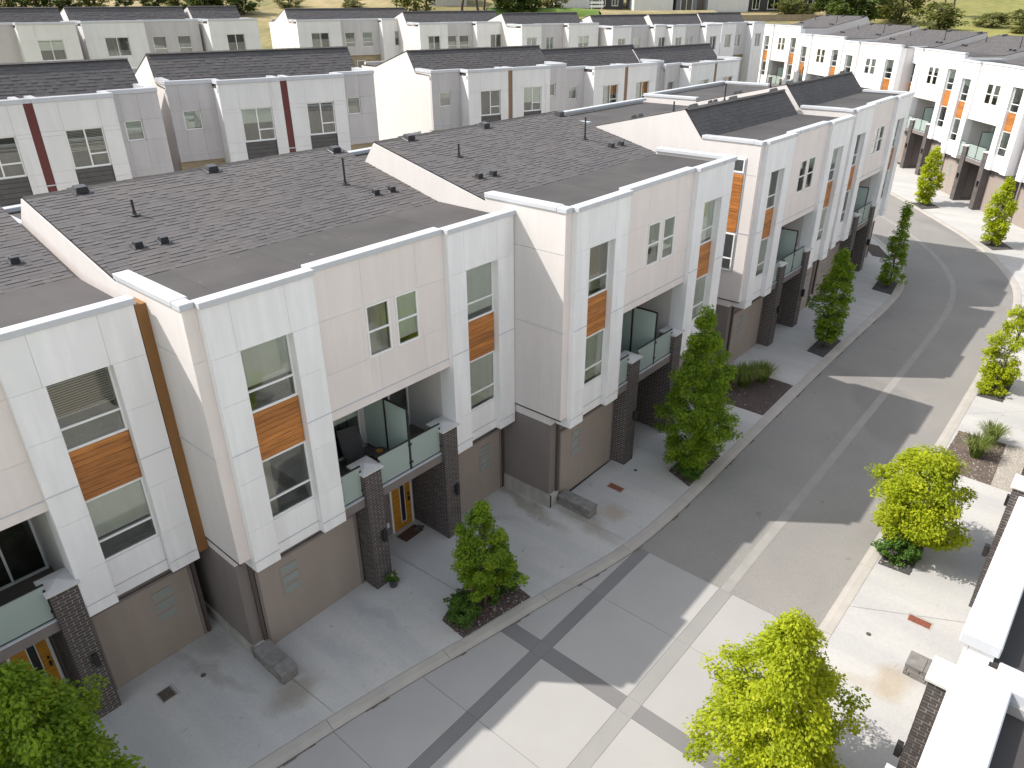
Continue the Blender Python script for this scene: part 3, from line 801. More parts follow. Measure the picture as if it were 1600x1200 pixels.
    box('parapet_cap', 0.022, WX, 10.44, 10.74, 8.985, 9.105, 'white_cap', h, 0.012)
    if right_end:
        box('parapet_cap', WX-0.26, WX+0.05, 0.252, prof[1][0], 8.985, 9.11, 'white_cap', h, 0.012)
        box('parapet_cap', WX-0.26, WX+0.05, prof[3][0], 10.43, 8.985, 9.11, 'white_cap', h, 0.012)
    rf = roof(h, WX+0.2, prof, -0.23, True, 11)
    for a, b_, q in ((0.23, 2.65, 0.20), (2.652, 6.458, 0.40), (6.46, 8.88, 0.20)): box('roof_sheet', a, b_, q, 0.53, prof[0][1]-0.03, prof[1][1]+0.014, 'flat_roof', rf)
    # --- balcony
    dk = part('balcony_deck', 0, lambda m: (m.box(2.425, 6.225, 0.10, 1.92, 2.80, 3.05)), 'deck', h)
    box('deck_fascia', 2.425, 6.225, 0.07, 0.10, 2.78, 3.04, 'taupe', dk); box('deck_edge', 2.425, 6.225, 0.055, 0.12, 3.042, 3.07, 'white_cap', dk)
    for a, b_ in ((2.46, 3.03), (3.62, 4.60), (4.68, 5.68)):
        g = box('balustrade_glass', a, b_, 0.10, 0.112, 3.12, 3.95, 'frosted', dk)
        box('hand_rail', -0.03, b_-a+0.03, -0.012, 0.024, 0.83, 0.862, 'dark_metal', g)
        for xx in (-0.02, b_-a-0.02):
            for zz in (0.14, 0.68): box('clamp', xx, xx+0.045, -0.022, -0.002, zz, zz+0.05, 'dark_metal', g)
    box('rail_post', 4.62, 4.66, 0.09, 0.13, 3.0, 4.88, 'dark_metal', dk)
    scr = part('privacy_screen', 0, lambda m: (m.box(4.62, 4.66, 0.13, 1.92, 4.845, 4.885), m.box(4.62, 4.66, 0.98, 1.02, 3.05, 4.845), m.box(4.62, 4.66, 0.13, 1.92, 3.10, 3.13)), 'dark_metal', dk)
    for a, b_ in ((0.16, 0.96), (1.04, 1.90)): box('screen_glass', 4.635, 4.645, a, b_, 3.16, 4.82, 'frosted', scr)
    for a, b_ in ((2.75, 4.45), (4.80, 6.18)): window(h, a, 1.85, 3.06, b_-a, 2.12, 'V', ('none', 0) if a > 4 else C(), depth=0.066, name='sliding_door')
    # --- pillars and entry
    brick_pillar(h, 3.06, 3.56, -0.02-ps, 0.52, 3.74, 0.52-ps, 'pillar')
    def w2(m): m.box(5.71, 6.21, 0.52, 1.43, -0.5, 2.79)
    p2 = brick_pillar(h, 5.71, 6.21, -0.02-ps, 0.52, 3.74, 0.52-ps, 'pillar')
    bw = part('brick_wall', 0, w2, 'mortar', h)
    bb = part('bricks', 'w2', lambda m: bricks(m, 5.71, 6.21, 0.54, 1.43, -0.3, 2.79, 'l'), 'brick', bw); bb['kind'] = 'stuff'
    dr = part('front_door', 0, lambda m: (m.box(4.86, 5.56, 1.39, 1.42, 0.02, 2.12)), 'door_wood', h)
    part('door_frame', 0, lambda m: (m.box(4.80, 4.86, 1.36, 1.43, 0.0, 2.18), m.box(5.56, 5.62, 1.36, 1.43, 0.0, 2.18), m.box(4.86, 5.56, 1.36, 1.43, 2.12, 2.18)), 'pvc_white', dr)
    part('door_light', 0, lambda m: (m.box(5.16, 5.18, 1.375, 1.395, 0.35, 2.0), m.box(5.33, 5.35, 1.375, 1.395, 0.35, 2.0), m.box(5.18, 5.33, 1.375, 1.395, 0.35, 0.37), m.box(5.18, 5.33, 1.375, 1.395, 1.98, 2.0)), 'pvc_white', dr)
    part('door_pane', 0, lambda m: m.box(5.18, 5.33, 1.382, 1.392, 0.37, 1.98), 'dark_metal', dr)
    part('door_handle', 0, lambda m: m.box(5.46, 5.51, 1.34, 1.39, 1.0, 1.12), 'dark_metal', dr); part('door_lock', 0, lambda m: m.box(5.46, 5.51, 1.36, 1.39, 1.2, 1.26), 'dark_metal', dr)
    for xx in (4.42, 4.62): box('outlet_cover', xx, xx+0.09, 1.39, 1.42, 0.45, 0.6, 'pvc_white', gfw)
    for ax0, ax1, wx in ((0.20, 2.92, 0.55), (6.34, 8.46, 1.25)):
        gd = part('garage_door', (ax0,), lambda m: [m.box(ax0, ax1, 0.475, 0.52, -0.3+i*0.0, -0.3+0.0+2.66) if i == 0 else None for i in range(1)], 'garage', h)
        part('garage_frame', (ax0,), lambda m: (m.box(ax0-0.07, ax0, 0.46, 0.53, -0.3, 2.43), m.box(ax1, ax1+0.07, 0.46, 0.53, -0.3, 2.43), m.box(ax0, ax1, 0.46, 0.53, 2.36, 2.43)), 'taupe', gd)
        for i in range(3):
            z0 = 1.28+0.31*i
            f = part('garage_window', (ax0, i), lambda m: m.box(ax0+wx-0.02, ax0+wx+0.46, 0.466, 0.474, z0-0.02, z0+0.22), 'garage', gd)
            box('pane', ax0+wx, ax0+wx+0.44, 0.460, 0.4655, z0, z0+0.20, 'garage_pane', f)
    part('rubber_seal', 0, lambda m: (m.box(0.2, 2.92, 0.462, 0.474, -0.3, 0.03)), 'dark_metal', gfw)
    # --- downpipes
    def dp(m):
        m.box(0, 0.075, 0, 0.06, 0.1, 2.72); m.box(-0.01, 0.085, -0.006, 0.01, 0.9, 0.93); m.box(-0.01, 0.085, -0.006, 0.01, 2.0, 2.03); m.box(0.0, 0.075, -0.10, 0.0, 0.08, 0.15)
    part('downpipe', 0, dp, 'pipe_brown', h, (0.02, 0.45, 0)); part('downpipe', 0, dp, 'pipe_brown', h, (8.56, 0.45, 0))
    if brown: part('corner_board', 0, lambda m: m.box(WX+0.002, WX+0.23, 0.02, 0.5, 2.9, 8.93), 'brown_trim', h)
    if side:
        # tall strip of windows and wood on the left side wall
        y0, y1 = 0.66, 1.75
        s = part('side_bay', 0, lambda m: m.box(-0.30, -0.276, y0-0.05, y1+0.05, 4.22, 8.5), 'white_cap', h)
        n = 17
        for i in range(n): box('plank', -0.325, -0.301, y0, y1, 5.78+i*0.125, 5.78+(i+1)*0.125-0.008, 'wood', s)
        window(h, -0.335, y1, 4.28, y1-y0, 1.44, 'H', ('none', 0), depth=0.04, rz=-math.pi/2)
        window(h, -0.335, y1, 7.96, y1-y0, 0.50, 'N', ('roller', 0.9), depth=0.075, rz=-math.pi/2)
    return h

# ------------------------------------------------------------------ houses along the near street
Gf = 'front townhouses facing the street'
r_ = math.radians
U0 = front_house('white townhouse with brown corner board behind the leafy tree at the lower drive', (-9.16, 1.66, -0.15), r_(-0.3), [('none', 0), ('none', 0), ('slats', 0.55), ('roller', 0.62)], brown=True, group=Gf, seed=1)
U1 = front_house('white and beige townhouse with a lounge chair on its balcony and yellow door', (0, 0, 0), 0, [('roller', 0.62), ('curtain', 0.25), ('roller', 0.9), ('roller', 0.95), ('curtain', 0.9), ('roller', 0.9), ('roller', 0.5)], group=Gf, seed=2)
U2 = front_house('white and beige townhouse behind the tall conical tree, right end of its row', (8.95, -1.83, 0.29), r_(0.28), [('slats', 0.95), ('roller', 0.95), ('roller', 0.95), ('roller', 0.97), ('roller', 0.6), ('roller', 0.8)], right_end=True, group=Gf, seed=3)
U3 = front_house('townhouse with orange wood side strip beside the wide mulch bed', (20.52, -1.64, 0.38), r_(-0.2), [('none', 0), ('roller', 0.9), ('roller', 0.5), ('roller', 0.9), ('none', 0), ('none', 0)], flip=True, side=True, group=Gf, seed=4)
U4 = front_house('last townhouse of the dark roofed row at the bend of the road', (29.98, -1.54, 0.54), r_(0.6), flip=True, right_end=True, group=Gf, seed=5)
# opposite side of the street
Go = 'townhouses across the street'
front_house('sunlit townhouse across the street whose white roof edge overhangs the rusty drain drive', (8.95, -12.28, 0.05), math.pi, ps=0.3, group=Go, seed=6)
front_house('sunlit townhouse across the street behind the round tree, mostly hidden', (18.5, -12.28, 0.2), math.pi, ps=0.3, group=Go, seed=7)
front_house('sunlit townhouse across the street set slightly back at the lower end', (-0.02, -12.43, -0.1), math.pi, ps=0.3, group=Go, seed=8)
front_house('sunlit townhouse across the street opposite the wide mulch bed', (27.9, -12.2, 0.4), math.pi, group=Go, seed=9)
front_house('sunlit townhouse across the street opposite the dark roofed row', (37.3, -12.2, 0.55), math.pi, group=Go, seed=10)
for i, (x, y, zt, a, lab) in enumerate([(84.36, 27.3, 11.5, -130.5, 'farthest sunlit townhouse of the row beyond the road bend'),
                                        (78.06, 20.39, 10.8, -131.5, 'second farthest sunlit townhouse of the row beyond the road bend'),
                                        (70.67, 13.27, 10.55, -130.8, 'sunlit townhouse in the middle of the row beyond the road bend'),
                                        (66.73, 6.63, 10.35, -139.2, 'sunlit townhouse beyond the bend, two doors past the slim street trees'),
                                        (57.86, 0.59, 10.05, -141.0, 'sunlit townhouse directly behind the slim tree at the outer bend'),
                                        (50.9, -5.5, 9.9, -141.0, 'sunlit townhouse at the outer bend, first of the far row')]):
    front_house(lab, (x, y, zt-H), r_(a), group='townhouses beyond the road bend', seed=20+i)

# ------------------------------------------------------------------ rows of houses behind (seen from their garden side)
def rear_house(label, loc, rz, segs, group, trim='maroon', seed=0, left_end=True, depth=10.6, recess=0.9, covers=None):
    """segs: (kind, x0, x1, [ (xc, w, ztop, h, layout, dark_panel_h) ]) ; kind w = projecting white bay, b = set back beige wall, s = coloured strip"""
    h = thing('townhouse', label, 'townhouse', loc, rz, group)
    rnd = random.Random(seed); x1 = max(s[2] for s in segs); W_ = x1
    yb = recess
    prof = [(yb+0.2, 8.86), (yb+1.9, 8.90), (yb+2.9, 9.95), (yb+7.6, 8.90), (depth, 8.86)]
    def body(m):
        p = [(yb+0.22, -1.5), (depth+0.2, -1.5), (depth+0.2, 8.83)]+[(y, z-0.03) for y, z in prof[::-1]]+[(yb+0.22, 8.83)]
        m.prism_x(p, 0, W_)
        m.box(0, 0.2, yb+0.2, prof[1][0], 8.8, 9.02); m.box(W_-0.2, W_, yb+0.2, prof[1][0], 8.8, 9.02); m.box(0.2, W_-0.2, depth, depth+0.2, 8.8, 9.02)
    wall = part('wall', (W_, depth, recess), body, 'cream_stucco', h)
    for kind, a, b, wins in segs:
        y = 0.0 if kind == 'w' else yb
        if kind == 's':
            part('colour_strip', (a, b, trim), lambda m: m.box(a, b, 0.035, 0.30, 3.0, 8.97), trim, h); box('strip_joint', a, b, 0.02, 0.035, 6.3, 6.34, 'white_cap', h)
            box('roof_sheet', a, b, 0.28, yb+0.23, 8.80, 8.868, 'flat_roof', h)
            box('parapet_cap', a-0.012, b+0.012, 0.03, 0.30, 8.96, 9.10, 'white_cap', h); continue
        mat = 'rear_white' if kind == 'w' else 'grey_panel'
        z0 = 2.8 if kind == 'w' else 6.05
        hs = [(xc-w/2, xc+w/2, zt-hh, zt) for xc, w, zt, hh, lay, dp in wins]+[(xc-w/2, xc+w/2, zt-hh-dp, zt-hh-0.002) for xc, w, zt, hh, lay, dp in wins if dp]
        def core(m):
            m.box(a+0.002, b-0.002, y+0.42, yb+0.6, z0, 8.80)
            m.box(a+0.002, b-0.002, y+0.03, y+0.42, z0, z0+0.05); m.box(a+0.002, b-0.002, y+0.032, y+0.22, 8.62, 8.97)
            m.box(a+0.002, a+0.06, y+0.03, y+0.42, z0+0.05, 8.80); m.box(b-0.06, b-0.002, y+0.03, y+0.42, z0+0.05, 8.80)
            m.box(a+0.06, b-0.06, y+0.03, y+0.42, 8.62, 8.80)
        c = part('facade', (a, b, kind, recess), core, mat, h)
        clad(c, a, b, z0, 8.97, y, mat, hs, zs=(6.35, 7.9) if kind == 'w' else (6.35,))
        if kind == 'b': box('drip_edge', a, b, y-0.02, y, 6.33, 6.36, 'white_cap', c)
        for xc, w, zt, hh, lay, dp in wins:
            window(h, xc-w/2, y+0.05, zt-hh, w, hh, lay, rnd.choice(covers or COVERS), depth=0.34)
            if dp:
                pnl = box('dark_panel', xc-w/2, xc+w/2, y+0.07, y+0.09, zt-hh-dp, zt-hh-0.01, 'dark_metal', h)
                n = 6
                for i in range(n): box('plank', 0.01, w-0.01, -0.016, 0, i*dp/n+0.006, (i+1)*dp/n-0.012, 'dark_panel', pnl)
        box('roof_sheet', a, b, y+0.21, yb+0.23, 8.79, 8.866, 'flat_roof', h) if kind == 'w' else None
        box('parapet_cap', a-0.02, b+0.02, y-0.04, y+0.26, 8.955, 9.105, 'white_cap', h, 0.012)
        if kind == 'w':
            for q in (a, b-0.2): box('parapet_cap', q-0.01, q+0.21, y+0.262, yb+0.24, 8.95, 9.10, 'white_cap', h)
        if kind == 'b':
            part('lower_wall', (a, b, recess), lambda m: m.box(a, b, yb+0.18, yb+0.5, -1.5, 6.05), 'siding_wood', h)
            window(h, (a+b)/2-0.4, yb+0.14, 4.4, 0.8, 1.2, 'N', ('roller', 0.5), depth=0.038)
    for q in (0, W_-0.26): box('parapet_cap', q-0.03 if q == 0 else q, q+0.26 if q == 0 else W_+0.03, yb+0.27, prof[1][0], 8.965, 9.12, 'white_cap', h)
    roof(h, W_, prof, 0, False, 31)
    return h
Gr = 'second row of townhouses'
def rowhouse2(label, strip_xy, zt, ang, trim, hb=2.6, wb=1.75, seed=0, prefer=None):
    W_ = 2*(hb+wb); th = r_(ang); c = W_/2
    x = strip_xy[0]-c*math.cos(th); y = strip_xy[1]-c*math.sin(th)
    w = hb-0.14
    segs = [('b', 0, wb, [(wb*0.45, 0.68, 8.0, 0.75, 'N', 0)]),
            ('w', wb, wb+w, [(wb+w*0.55, 1.28, 8.02, 1.30, 'VH', 0.98)]),
            ('s', wb+w, wb+w+0.28, []),
            ('w', wb+w+0.28, wb+2*w+0.28, [(wb+w+0.28+w*0.53, 1.20, 8.05, 1.30, 'VH', 0.98)]),
            ('b', wb+2*w+0.28, W_, [(wb+2*w+0.28+(wb)*0.4, 0.62, 8.05, 0.72, 'N', 0)])]
    return rear_house(label, (x, y, zt-H), th, segs, Gr, trim, seed)
rowhouse2('grey and white townhouse with maroon strip behind the nearest shingle roof', (3.13, 16.16), 11.10, -8, 'maroon', seed=41)
rowhouse2('grey and white townhouse with maroon strip beside the gap between the rows', (12.47, 15.73), 11.16, -16, 'maroon', seed=42)
rowhouse2('townhouse with a tan strip and sunlit blank gable beside the gap', (27.3, 16.4), 10.62, -17, 'tan_trim', 2.68, 1.75, seed=43)
rowhouse2('townhouse with a tan strip in the middle of the second row', (36.4, 14.7), 10.35, -11, 'tan_trim', 2.78, 1.6, seed=44)
rowhouse2('townhouse with a tan strip at the far end of the second row', (45.0, 13.0), 10.15, -7, 'tan_trim', 2.85, 1.6, seed=45)
G3 = 'third row of townhouses'
def w3(a, b, w=1.15, lay='V'): return ('w', a, b, [((a+b)/2, min(w, (b-a)*0.5), 8.05, 1.25, lay, 0)])
def b3(a, b, n=2):
    if n == 2: return ('b', a, b, [(a+(b-a)*0.27, 0.95, 8.0, 1.25, 'H', 0), (a+(b-a)*0.70, 1.0, 8.0, 1.25, 'H', 0)])
    return ('b', a, b, [((a+b)/2, 0.8, 8.0, 1.2, 'V', 0)])
R3 = [('third row house at the hedge end, half hidden by shingle roofs', (9.39, 46.03), 12.9, -8, [b3(0, 3.35, 1), w3(3.35, 6.8, 1.5)], 'maroon'),
      ('third row house with teal windows beside the maroon edged one', (17.1, 46.6), 12.9, -8, [w3(0, 4.1, 1.6), b3(4.1, 8.3)], 'maroon'),
      ('narrow third row house before the sunlit gable', (25.5, 44.91), 12.9, -8, [w3(0, 3.86, 1.4)], 'maroon'),
      ('third row house with sunlit pointed gable facing the hedge', (35.6, 48.4), 12.65, -20, [w3(0, 3.9, 1.6), b3(3.9, 7.8), w3(7.8, 11.6, 1.5)], 'maroon'),
      ('third row house below the pine trunks', (42.59, 40.31), 12.35, -20, [w3(0, 2.7), b3(2.7, 5.6), w3(5.6, 9.5)], 'maroon'),
      ('third row house below the bright green bank', (48.9, 33.9), 12.15, -20, [w3(0, 2.0), b3(2.0, 4.9, 1), w3(4.9, 8.2)], 'maroon'),
      ('third row house with sunlit gable below the dry bank', (56.36, 29.32), 11.9, -20, [w3(0, 2.1, 0.8), b3(2.1, 4.9, 1), w3(4.9, 6.7, 0.8)], 'maroon'),
      ('third row house next to the far row beyond the bend', (61.9, 26.3), 11.9, -20, [w3(0, 1.6, 0.7), b3(1.6, 4.2, 1), w3(4.2, 6.1, 0.8)], 'maroon'),
      ('end house of the third row at the stone terrace', (69.44, 25.07), 11.95, -20, [w3(0, 1.9, 0.8), b3(1.9, 4.3, 1), w3(4.3, 5.9, 0.7)], 'maroon')]
for i, (lab, xy, zt, a, segs, tr) in enumerate(R3):
    rear_house(lab, (xy[0], xy[1], zt-H), r_(a), segs, G3, tr, 60+i, covers=[('none', 0), ('none', 0), ('roller', 0.5), ('curtain', 0.6)])

# ------------------------------------------------------------------ trees and plants
def rot_from_normals(nrm, rnd):
    n = len(nrm); a = rnd.normal(size=(n, 3)); u = np.cross(nrm, a); u /= np.linalg.norm(u, axis=1)[:, None]+1e-9
    v = np.cross(nrm, u); return u, v
def leaf_quads(P, nrm, size, rnd, aspect=0.62, fold=0.18, droop=None):
    u, v = rot_from_normals(nrm, rnd)
    if droop is not None:
        u = u*0.5+droop; u /= np.linalg.norm(u, axis=1)[:, None]+1e-9
        v = np.cross(nrm, u); v /= np.linalg.norm(v, axis=1)[:, None]+1e-9
        nrm = np.cross(u, v)
    s = size[:, None]
    a = P-u*s*0.5; b = P+v*s*aspect*0.5+nrm*s*fold; c = P+u*s*0.5; d = P-v*s*aspect*0.5+nrm*s*fold
    return np.stack([a, b, c, d], 1).reshape(-1, 3)
def crown_mesh(name, h0, h1, Rf, nclump, nleaf, lsize, mat, seed, clump_r=0.2, gaps=0.0, flat=0.75):
    rnd = np.random.RandomState(seed)
    # clump centres: most near the surface of the crown envelope, uneven by direction and height
    C = []; ph = rnd.uniform(0, 6.28, 6)
    while len(C) < nclump:
        t = rnd.rand(); z = h0+(h1-h0)*t; th = rnd.uniform(0, 2*math.pi)
        lump = 1+0.17*math.sin(3*th+ph[0]+4*t)+0.15*math.sin(5*th+ph[1]-9*t)+0.16*math.sin(13*t+ph[2]+2*th)+0.10*math.sin(23*t+ph[5]-3*th)
        r = Rf(t)*lump
        if rnd.rand() > (r/max(0.05, max(Rf(k/10) for k in range(11))))**0.8+0.12: continue
        if gaps and math.sin(7*t+ph[3]+1.5*math.sin(th+ph[4])) < gaps-1: continue
        q = rnd.beta(3.2, 1.0)
        C.append((r*q*math.cos(th), r*q*math.sin(th), z, q))
    C = np.array(C)
    k = rnd.randint(0, nclump, nleaf); base = C[k]
    d = rnd.normal(size=(nleaf, 3)); d /= np.linalg.norm(d, axis=1)[:, None]
    rad = clump_r*rnd.rand(nleaf)**0.45
    P = base[:, :3]+d*rad[:, None]*np.array([1, 1, flat])
    out = P.copy(); out[:, 2] = 0; out /= np.linalg.norm(out, axis=1)[:, None]+1e-6
    nrm = rnd.normal(size=(nleaf, 3))*0.65+out*0.45+np.array([0, 0, 0.9]); nrm /= np.linalg.norm(nrm, axis=1)[:, None]
    V = leaf_quads(P, nrm, lsize*rnd.uniform(0.6, 1.25, nleaf), rnd, droop=out*0.6+np.array([0, 0, -0.25]))
    ct = rnd.rand(nclump)
    tint = np.clip(0.6*ct[k]+0.4*rnd.rand(nleaf), 0, 1)
    return fastmesh(name, V, 4, mat, tint)
def trunk_mesh(h, r, Rf, h0, seed, lean=(0, 0)):
    rnd = random.Random(seed); m = MB()
    pts = []; n = 8
    for i in range(n+1):
        t = i/n; pts.append((lean[0]*t+0.03*math.sin(i*1.3), lean[1]*t+0.03*math.cos(i*1.7), -0.05+h*t))
    m.tube(pts, [r*(1-0.85*(i/n))+0.004 for i in range(n+1)], 8)
    for j in range(16):
        t = rnd.uniform(0.0, 0.85); z = h0+(h-h0)*t; th = rnd.uniform(0, 6.28); R_ = Rf(t)*rnd.uniform(0.55, 0.85)
        f = z/h; c = (lean[0]*f, lean[1]*f)
        m.tube([(c[0], c[1], z-0.12), (c[0]+math.cos(th)*R_*0.5, c[1]+math.sin(th)*R_*0.5, z+0.12), (c[0]+math.cos(th)*R_, c[1]+math.sin(th)*R_, z+0.22)], [r*0.4, r*0.25, 0.005], 5)
    return m.mesh('trunk', 'bark', True)
def tree(name, label, x, y, h, h0, Rf, nclump, nleaf, lsize, mat, seed, group=None, clump=0.2, gaps=0.0, z=None, r=0.05, lean=(0, 0)):
    o = thing(name, label, 'tree', (x, y, gz(x, y)+PAVE if z is None else z), 0, group)
    link('trunk', trunk_mesh(h*0.9, r, Rf, h0, seed, lean), o)
    link('crown', crown_mesh('crown', h0, h, Rf, nclump, nleaf, lsize, mat, seed, clump, gaps), o)
    return o
def prof_cone(Rm, peak=0.28, low=0.55, top=0.10):
    def f(t):
        if t < peak: return Rm*(low+(1-low)*math.sin(t/peak*math.pi/2))
        s = (t-peak)/(1-peak); return Rm*max(top*(1-s)+0.02, (1-s)**0.8*(1-top)+top*(1-s))
    return f
def prof_col(Rm):
    return lambda t: Rm*(0.55+0.45*math.sin(min(1, t*2.2)*math.pi/2))*(1.0 if t < 0.55 else max(0.06, 1-((t-0.55)/0.45)**1.4))
def prof_round(Rm):
    return lambda t: Rm*max(0.08, math.sin(max(0.02, (0.10+0.86*t))*math.pi))**0.6
Gt = 'street trees in planting beds'
tree('street_tree', 'large leafy tree in front of the lower left garage', -4.75, -0.95, 4.55, 0.9, prof_cone(1.12, 0.35), 420, 26000, 0.092, 'leaf', 101, Gt, 0.24)
tree('street_tree', 'small tree with thin trunk between two shrubs in the gravel bed', 4.42, -2.62, 3.30, 0.78, prof_cone(0.76, 0.30, 0.7), 150, 13500, 0.076, 'leaf', 102, Gt, 0.17, gaps=0.25, r=0.045)
tree('street_tree', 'tall dense conical tree before the second balcony', 13.25, -3.55, 5.55, 0.45, prof_cone(1.12, 0.24, 0.6, 0.2), 420, 32000, 0.084, 'leaf', 103, Gt, 0.23)
tree('street_tree', 'narrow columnar tree in a dark square bed before the orange side strip house', 25.05, -3.6, 4.35, 0.25, prof_col(0.60), 230, 12000, 0.10, 'leaf', 104, Gt, 0.22)
tree('street_tree', 'sparse topped slim tree at the inside of the road bend', 34.3, -3.45, 4.4, 0.25, lambda t: 0.52*(1-t)**0.8+0.05, 150, 6500, 0.10, 'leaf', 105, Gt, 0.2)
tree('street_tree', 'round bright yellow green tree beside a clipped shrub', 13.5, -10.12, 3.15, 0.55, prof_round(0.98), 320, 31000, 0.079, 'leaf_yellow', 106, Gt, 0.25)
tree('street_tree', 'full yellow green tree beside the rusty drain drive', 4.62, -9.95, 4.25, 0.5, prof_cone(1.22, 0.34, 0.8, 0.12), 460, 40000, 0.078, 'leaf_yellow', 107, Gt, 0.24)
tree('street_tree', 'patchy leaning tree in the gravel square by the right kerb', 25.45, -9.95, 3.5, 0.3, prof_col(0.62), 120, 7000, 0.10, 'leaf_yellow', 108, Gt, 0.21, gaps=0.55, lean=(0.1, -0.3))
tree('street_tree', 'slim tree standing before the far garages at the outer bend', 52.6, -0.3, 3.95, 0.2, prof_col(0.62), 170, 7500, 0.13, 'leaf_yellow', 109, Gt, 0.24)
tree('street_tree', 'slim tree at the outer bend beside the stone wall stub', 45.1, -6.0, 3.9, 0.2, prof_col(0.62), 170, 8000, 0.12, 'leaf_yellow', 110, Gt, 0.24)

def shrub(label, x, y, r, h, mat, n, seed, ls=0.07, name='shrub'):
    o = thing(name, label, 'shrub', (x, y, gz(x, y)+PAVE+0.01), 0, 'shrubs in planting beds')
    link('crown', crown_mesh('crown', 0.04, h, lambda t: r*max(0.25, math.sin((0.25+0.68*t)*math.pi))**0.6, int(n/45), n, ls, mat, seed, 0.11), o)
    def st(m):
        rr = random.Random(seed)
        for i in range(7):
            a = rr.uniform(0, 6.28); m.tube([(0, 0, -0.03), (math.cos(a)*r*0.4, math.sin(a)*r*0.4, h*0.45), (math.cos(a)*r*0.7, math.sin(a)*r*0.7, h*0.8)], [0.014, 0.01, 0.004], 5)
    part('stem', (seed,), st, 'bark', o)
    return o
shrub('loose green shrub to the left of the thin trunked tree', 3.78, -2.50, 0.40, 0.75, 'leaf_shrub', 3200, 201)
shrub('dense round shrub to the right of the thin trunked tree', 5.02, -2.45, 0.52, 0.85, 'leaf_shrub', 4200, 202)
shrub('clipped round shrub under the yellow green tree', 13.0, -10.0, 0.52, 0.72, 'leaf_shrub', 4200, 203)
shrub('low shrub at the foot of the tall conical tree', 12.75, -3.85, 0.34, 0.55, 'leaf_shrub', 2400, 204)
shrub('low bright shrub at the foot of the leaning tree', 24.9, -9.95, 0.42, 0.5, 'leaf_yellow', 2200, 205)
def grass_clump(label, x, y, r, h, n, seed):
    rnd = np.random.RandomState(seed); V = []; T = []
    for i in range(n):
        a = rnd.uniform(0, 6.28); b = rnd.rand()**0.5*0.12*r/0.4; L = h*rnd.uniform(0.7, 1.15); spread = rnd.uniform(0.15, 1.0)*r
        p0 = np.array([math.cos(a)*b, math.sin(a)*b, -0.01]); dr = np.array([math.cos(a), math.sin(a), 0]); sd = np.array([-dr[1], dr[0], 0])*0.008
        pts = [p0, p0+dr*spread*0.35+np.array([0, 0, L*0.6]), p0+dr*spread*0.75+np.array([0, 0, L*0.88]), p0+dr*spread*1.15+np.array([0, 0, L*0.78])]
        for k in range(3):
            w0, w1 = (1, 0.9, 0.6, 0.12)[k], (1, 0.9, 0.6, 0.12)[k+1]
            V += [pts[k]-sd*w0, pts[k]+sd*w0, pts[k+1]+sd*w1, pts[k+1]-sd*w1]; T.append(rnd.rand()*0.5+0.5*(k/2))
    me = fastmesh('ornamental_grass', V, 4, 'blade', T)
    o = link('ornamental_grass', me, None, (x, y, gz(x, y)+PAVE+0.012)); tag(o, label, 'grass', 'ornamental grasses')
grass_clump('arching grass clump in the wide mulch bed, nearest the garage', 20.35, -2.85, 0.6, 0.8, 600, 301)
grass_clump('arching grass clump in the wide mulch bed, beside its twin', 19.55, -2.45, 0.65, 0.9, 650, 302)
grass_clump('smaller grass tuft in the wide mulch bed near the house wall', 18.95, -1.95, 0.5, 0.65, 420, 303)
grass_clump('taller grass clump in the gravel and mulch bed by the right kerb', 19.75, -10.5, 0.5, 0.8, 460, 304)
grass_clump('dense grass clump at the corner of the gravel and mulch bed', 21.0, -10.7, 0.5, 0.75, 460, 305)

# ------------------------------------------------------------------ planting beds
def bed(label, pts, mat, seed, chips=0, chip_mat='chip', pale=0, cat='planting bed'):
    n = len(pts)
    V = [(x, y, gz(x, y)+PAVE+0.014) for x, y in pts]+[(x, y, gz(x, y)+PAVE-0.03) for x, y in pts]
    F = [tuple(range(n)), tuple(range(2*n-1, n-1, -1))]+[(i, i+n, (i+1) % n+n, (i+1) % n) for i in range(n)]
    me = mk('planting_bed', V, F, mat)
    if me.polygons[0].normal.z < 0: me.flip_normals()
    o = link('planting_bed', me); tag(o, label, cat, 'planting beds')
    rnd = random.Random(seed)
    def inside(x, y):
        c = False
        for i in range(n):
            (xa, ya), (xb, yb) = pts[i], pts[(i+1) % n]
            if (ya > y) != (yb > y) and x < (xb-xa)*(y-ya)/(yb-ya)+xa: c = not c
        return c
    for cnt, cm in ((chips, chip_mat), (pale, 'chip_pale')):
        if not cnt: continue
        m = MB(); k = 0
        xs = [p[0] for p in pts]; ys = [p[1] for p in pts]
        while k < cnt:
            x, y = rnd.uniform(min(xs), max(xs)), rnd.uniform(min(ys), max(ys))
            if not inside(x, y): continue
            k += 1; s = rnd.uniform(0.015, 0.042); a = rnd.uniform(0, 6.28); z = gz(x, y)+PAVE+0.012; e = rnd.uniform(0.4, 1.0)
            ca, sa = math.cos(a)*s, math.sin(a)*s
            m.add([(x+ca, y+sa, z), (x-sa*e, y+ca*e, z), (x-ca, y-sa, z), (x+sa*e, y-ca*e, z), (x+rnd.uniform(-.3, .3)*s, y+rnd.uniform(-.3, .3)*s, z+s*rnd.uniform(0.4, 0.9))], [(0, 1, 4), (1, 2, 4), (2, 3, 4), (3, 0, 4)])
        c = link('bark_chips' if cm == 'chip' else 'pebbles', m.mesh('chips', cm), o); c['kind'] = 'stuff'
    return o
bed('dark gravel and bark bed around the thin trunked tree', [(3.40, -2.10), (3.34, -2.90), (5.44, -3.30), (5.66, -1.52), (5.0, -1.55)], 'mulch_ground', 1, 1500, 'chip', 160)
bed('mulch bed under the tall conical tree', [(12.65, -3.15), (12.3, -4.08), (14.5, -4.05), (14.7, -3.1)], 'mulch_ground', 2, 900, 'chip', 60)
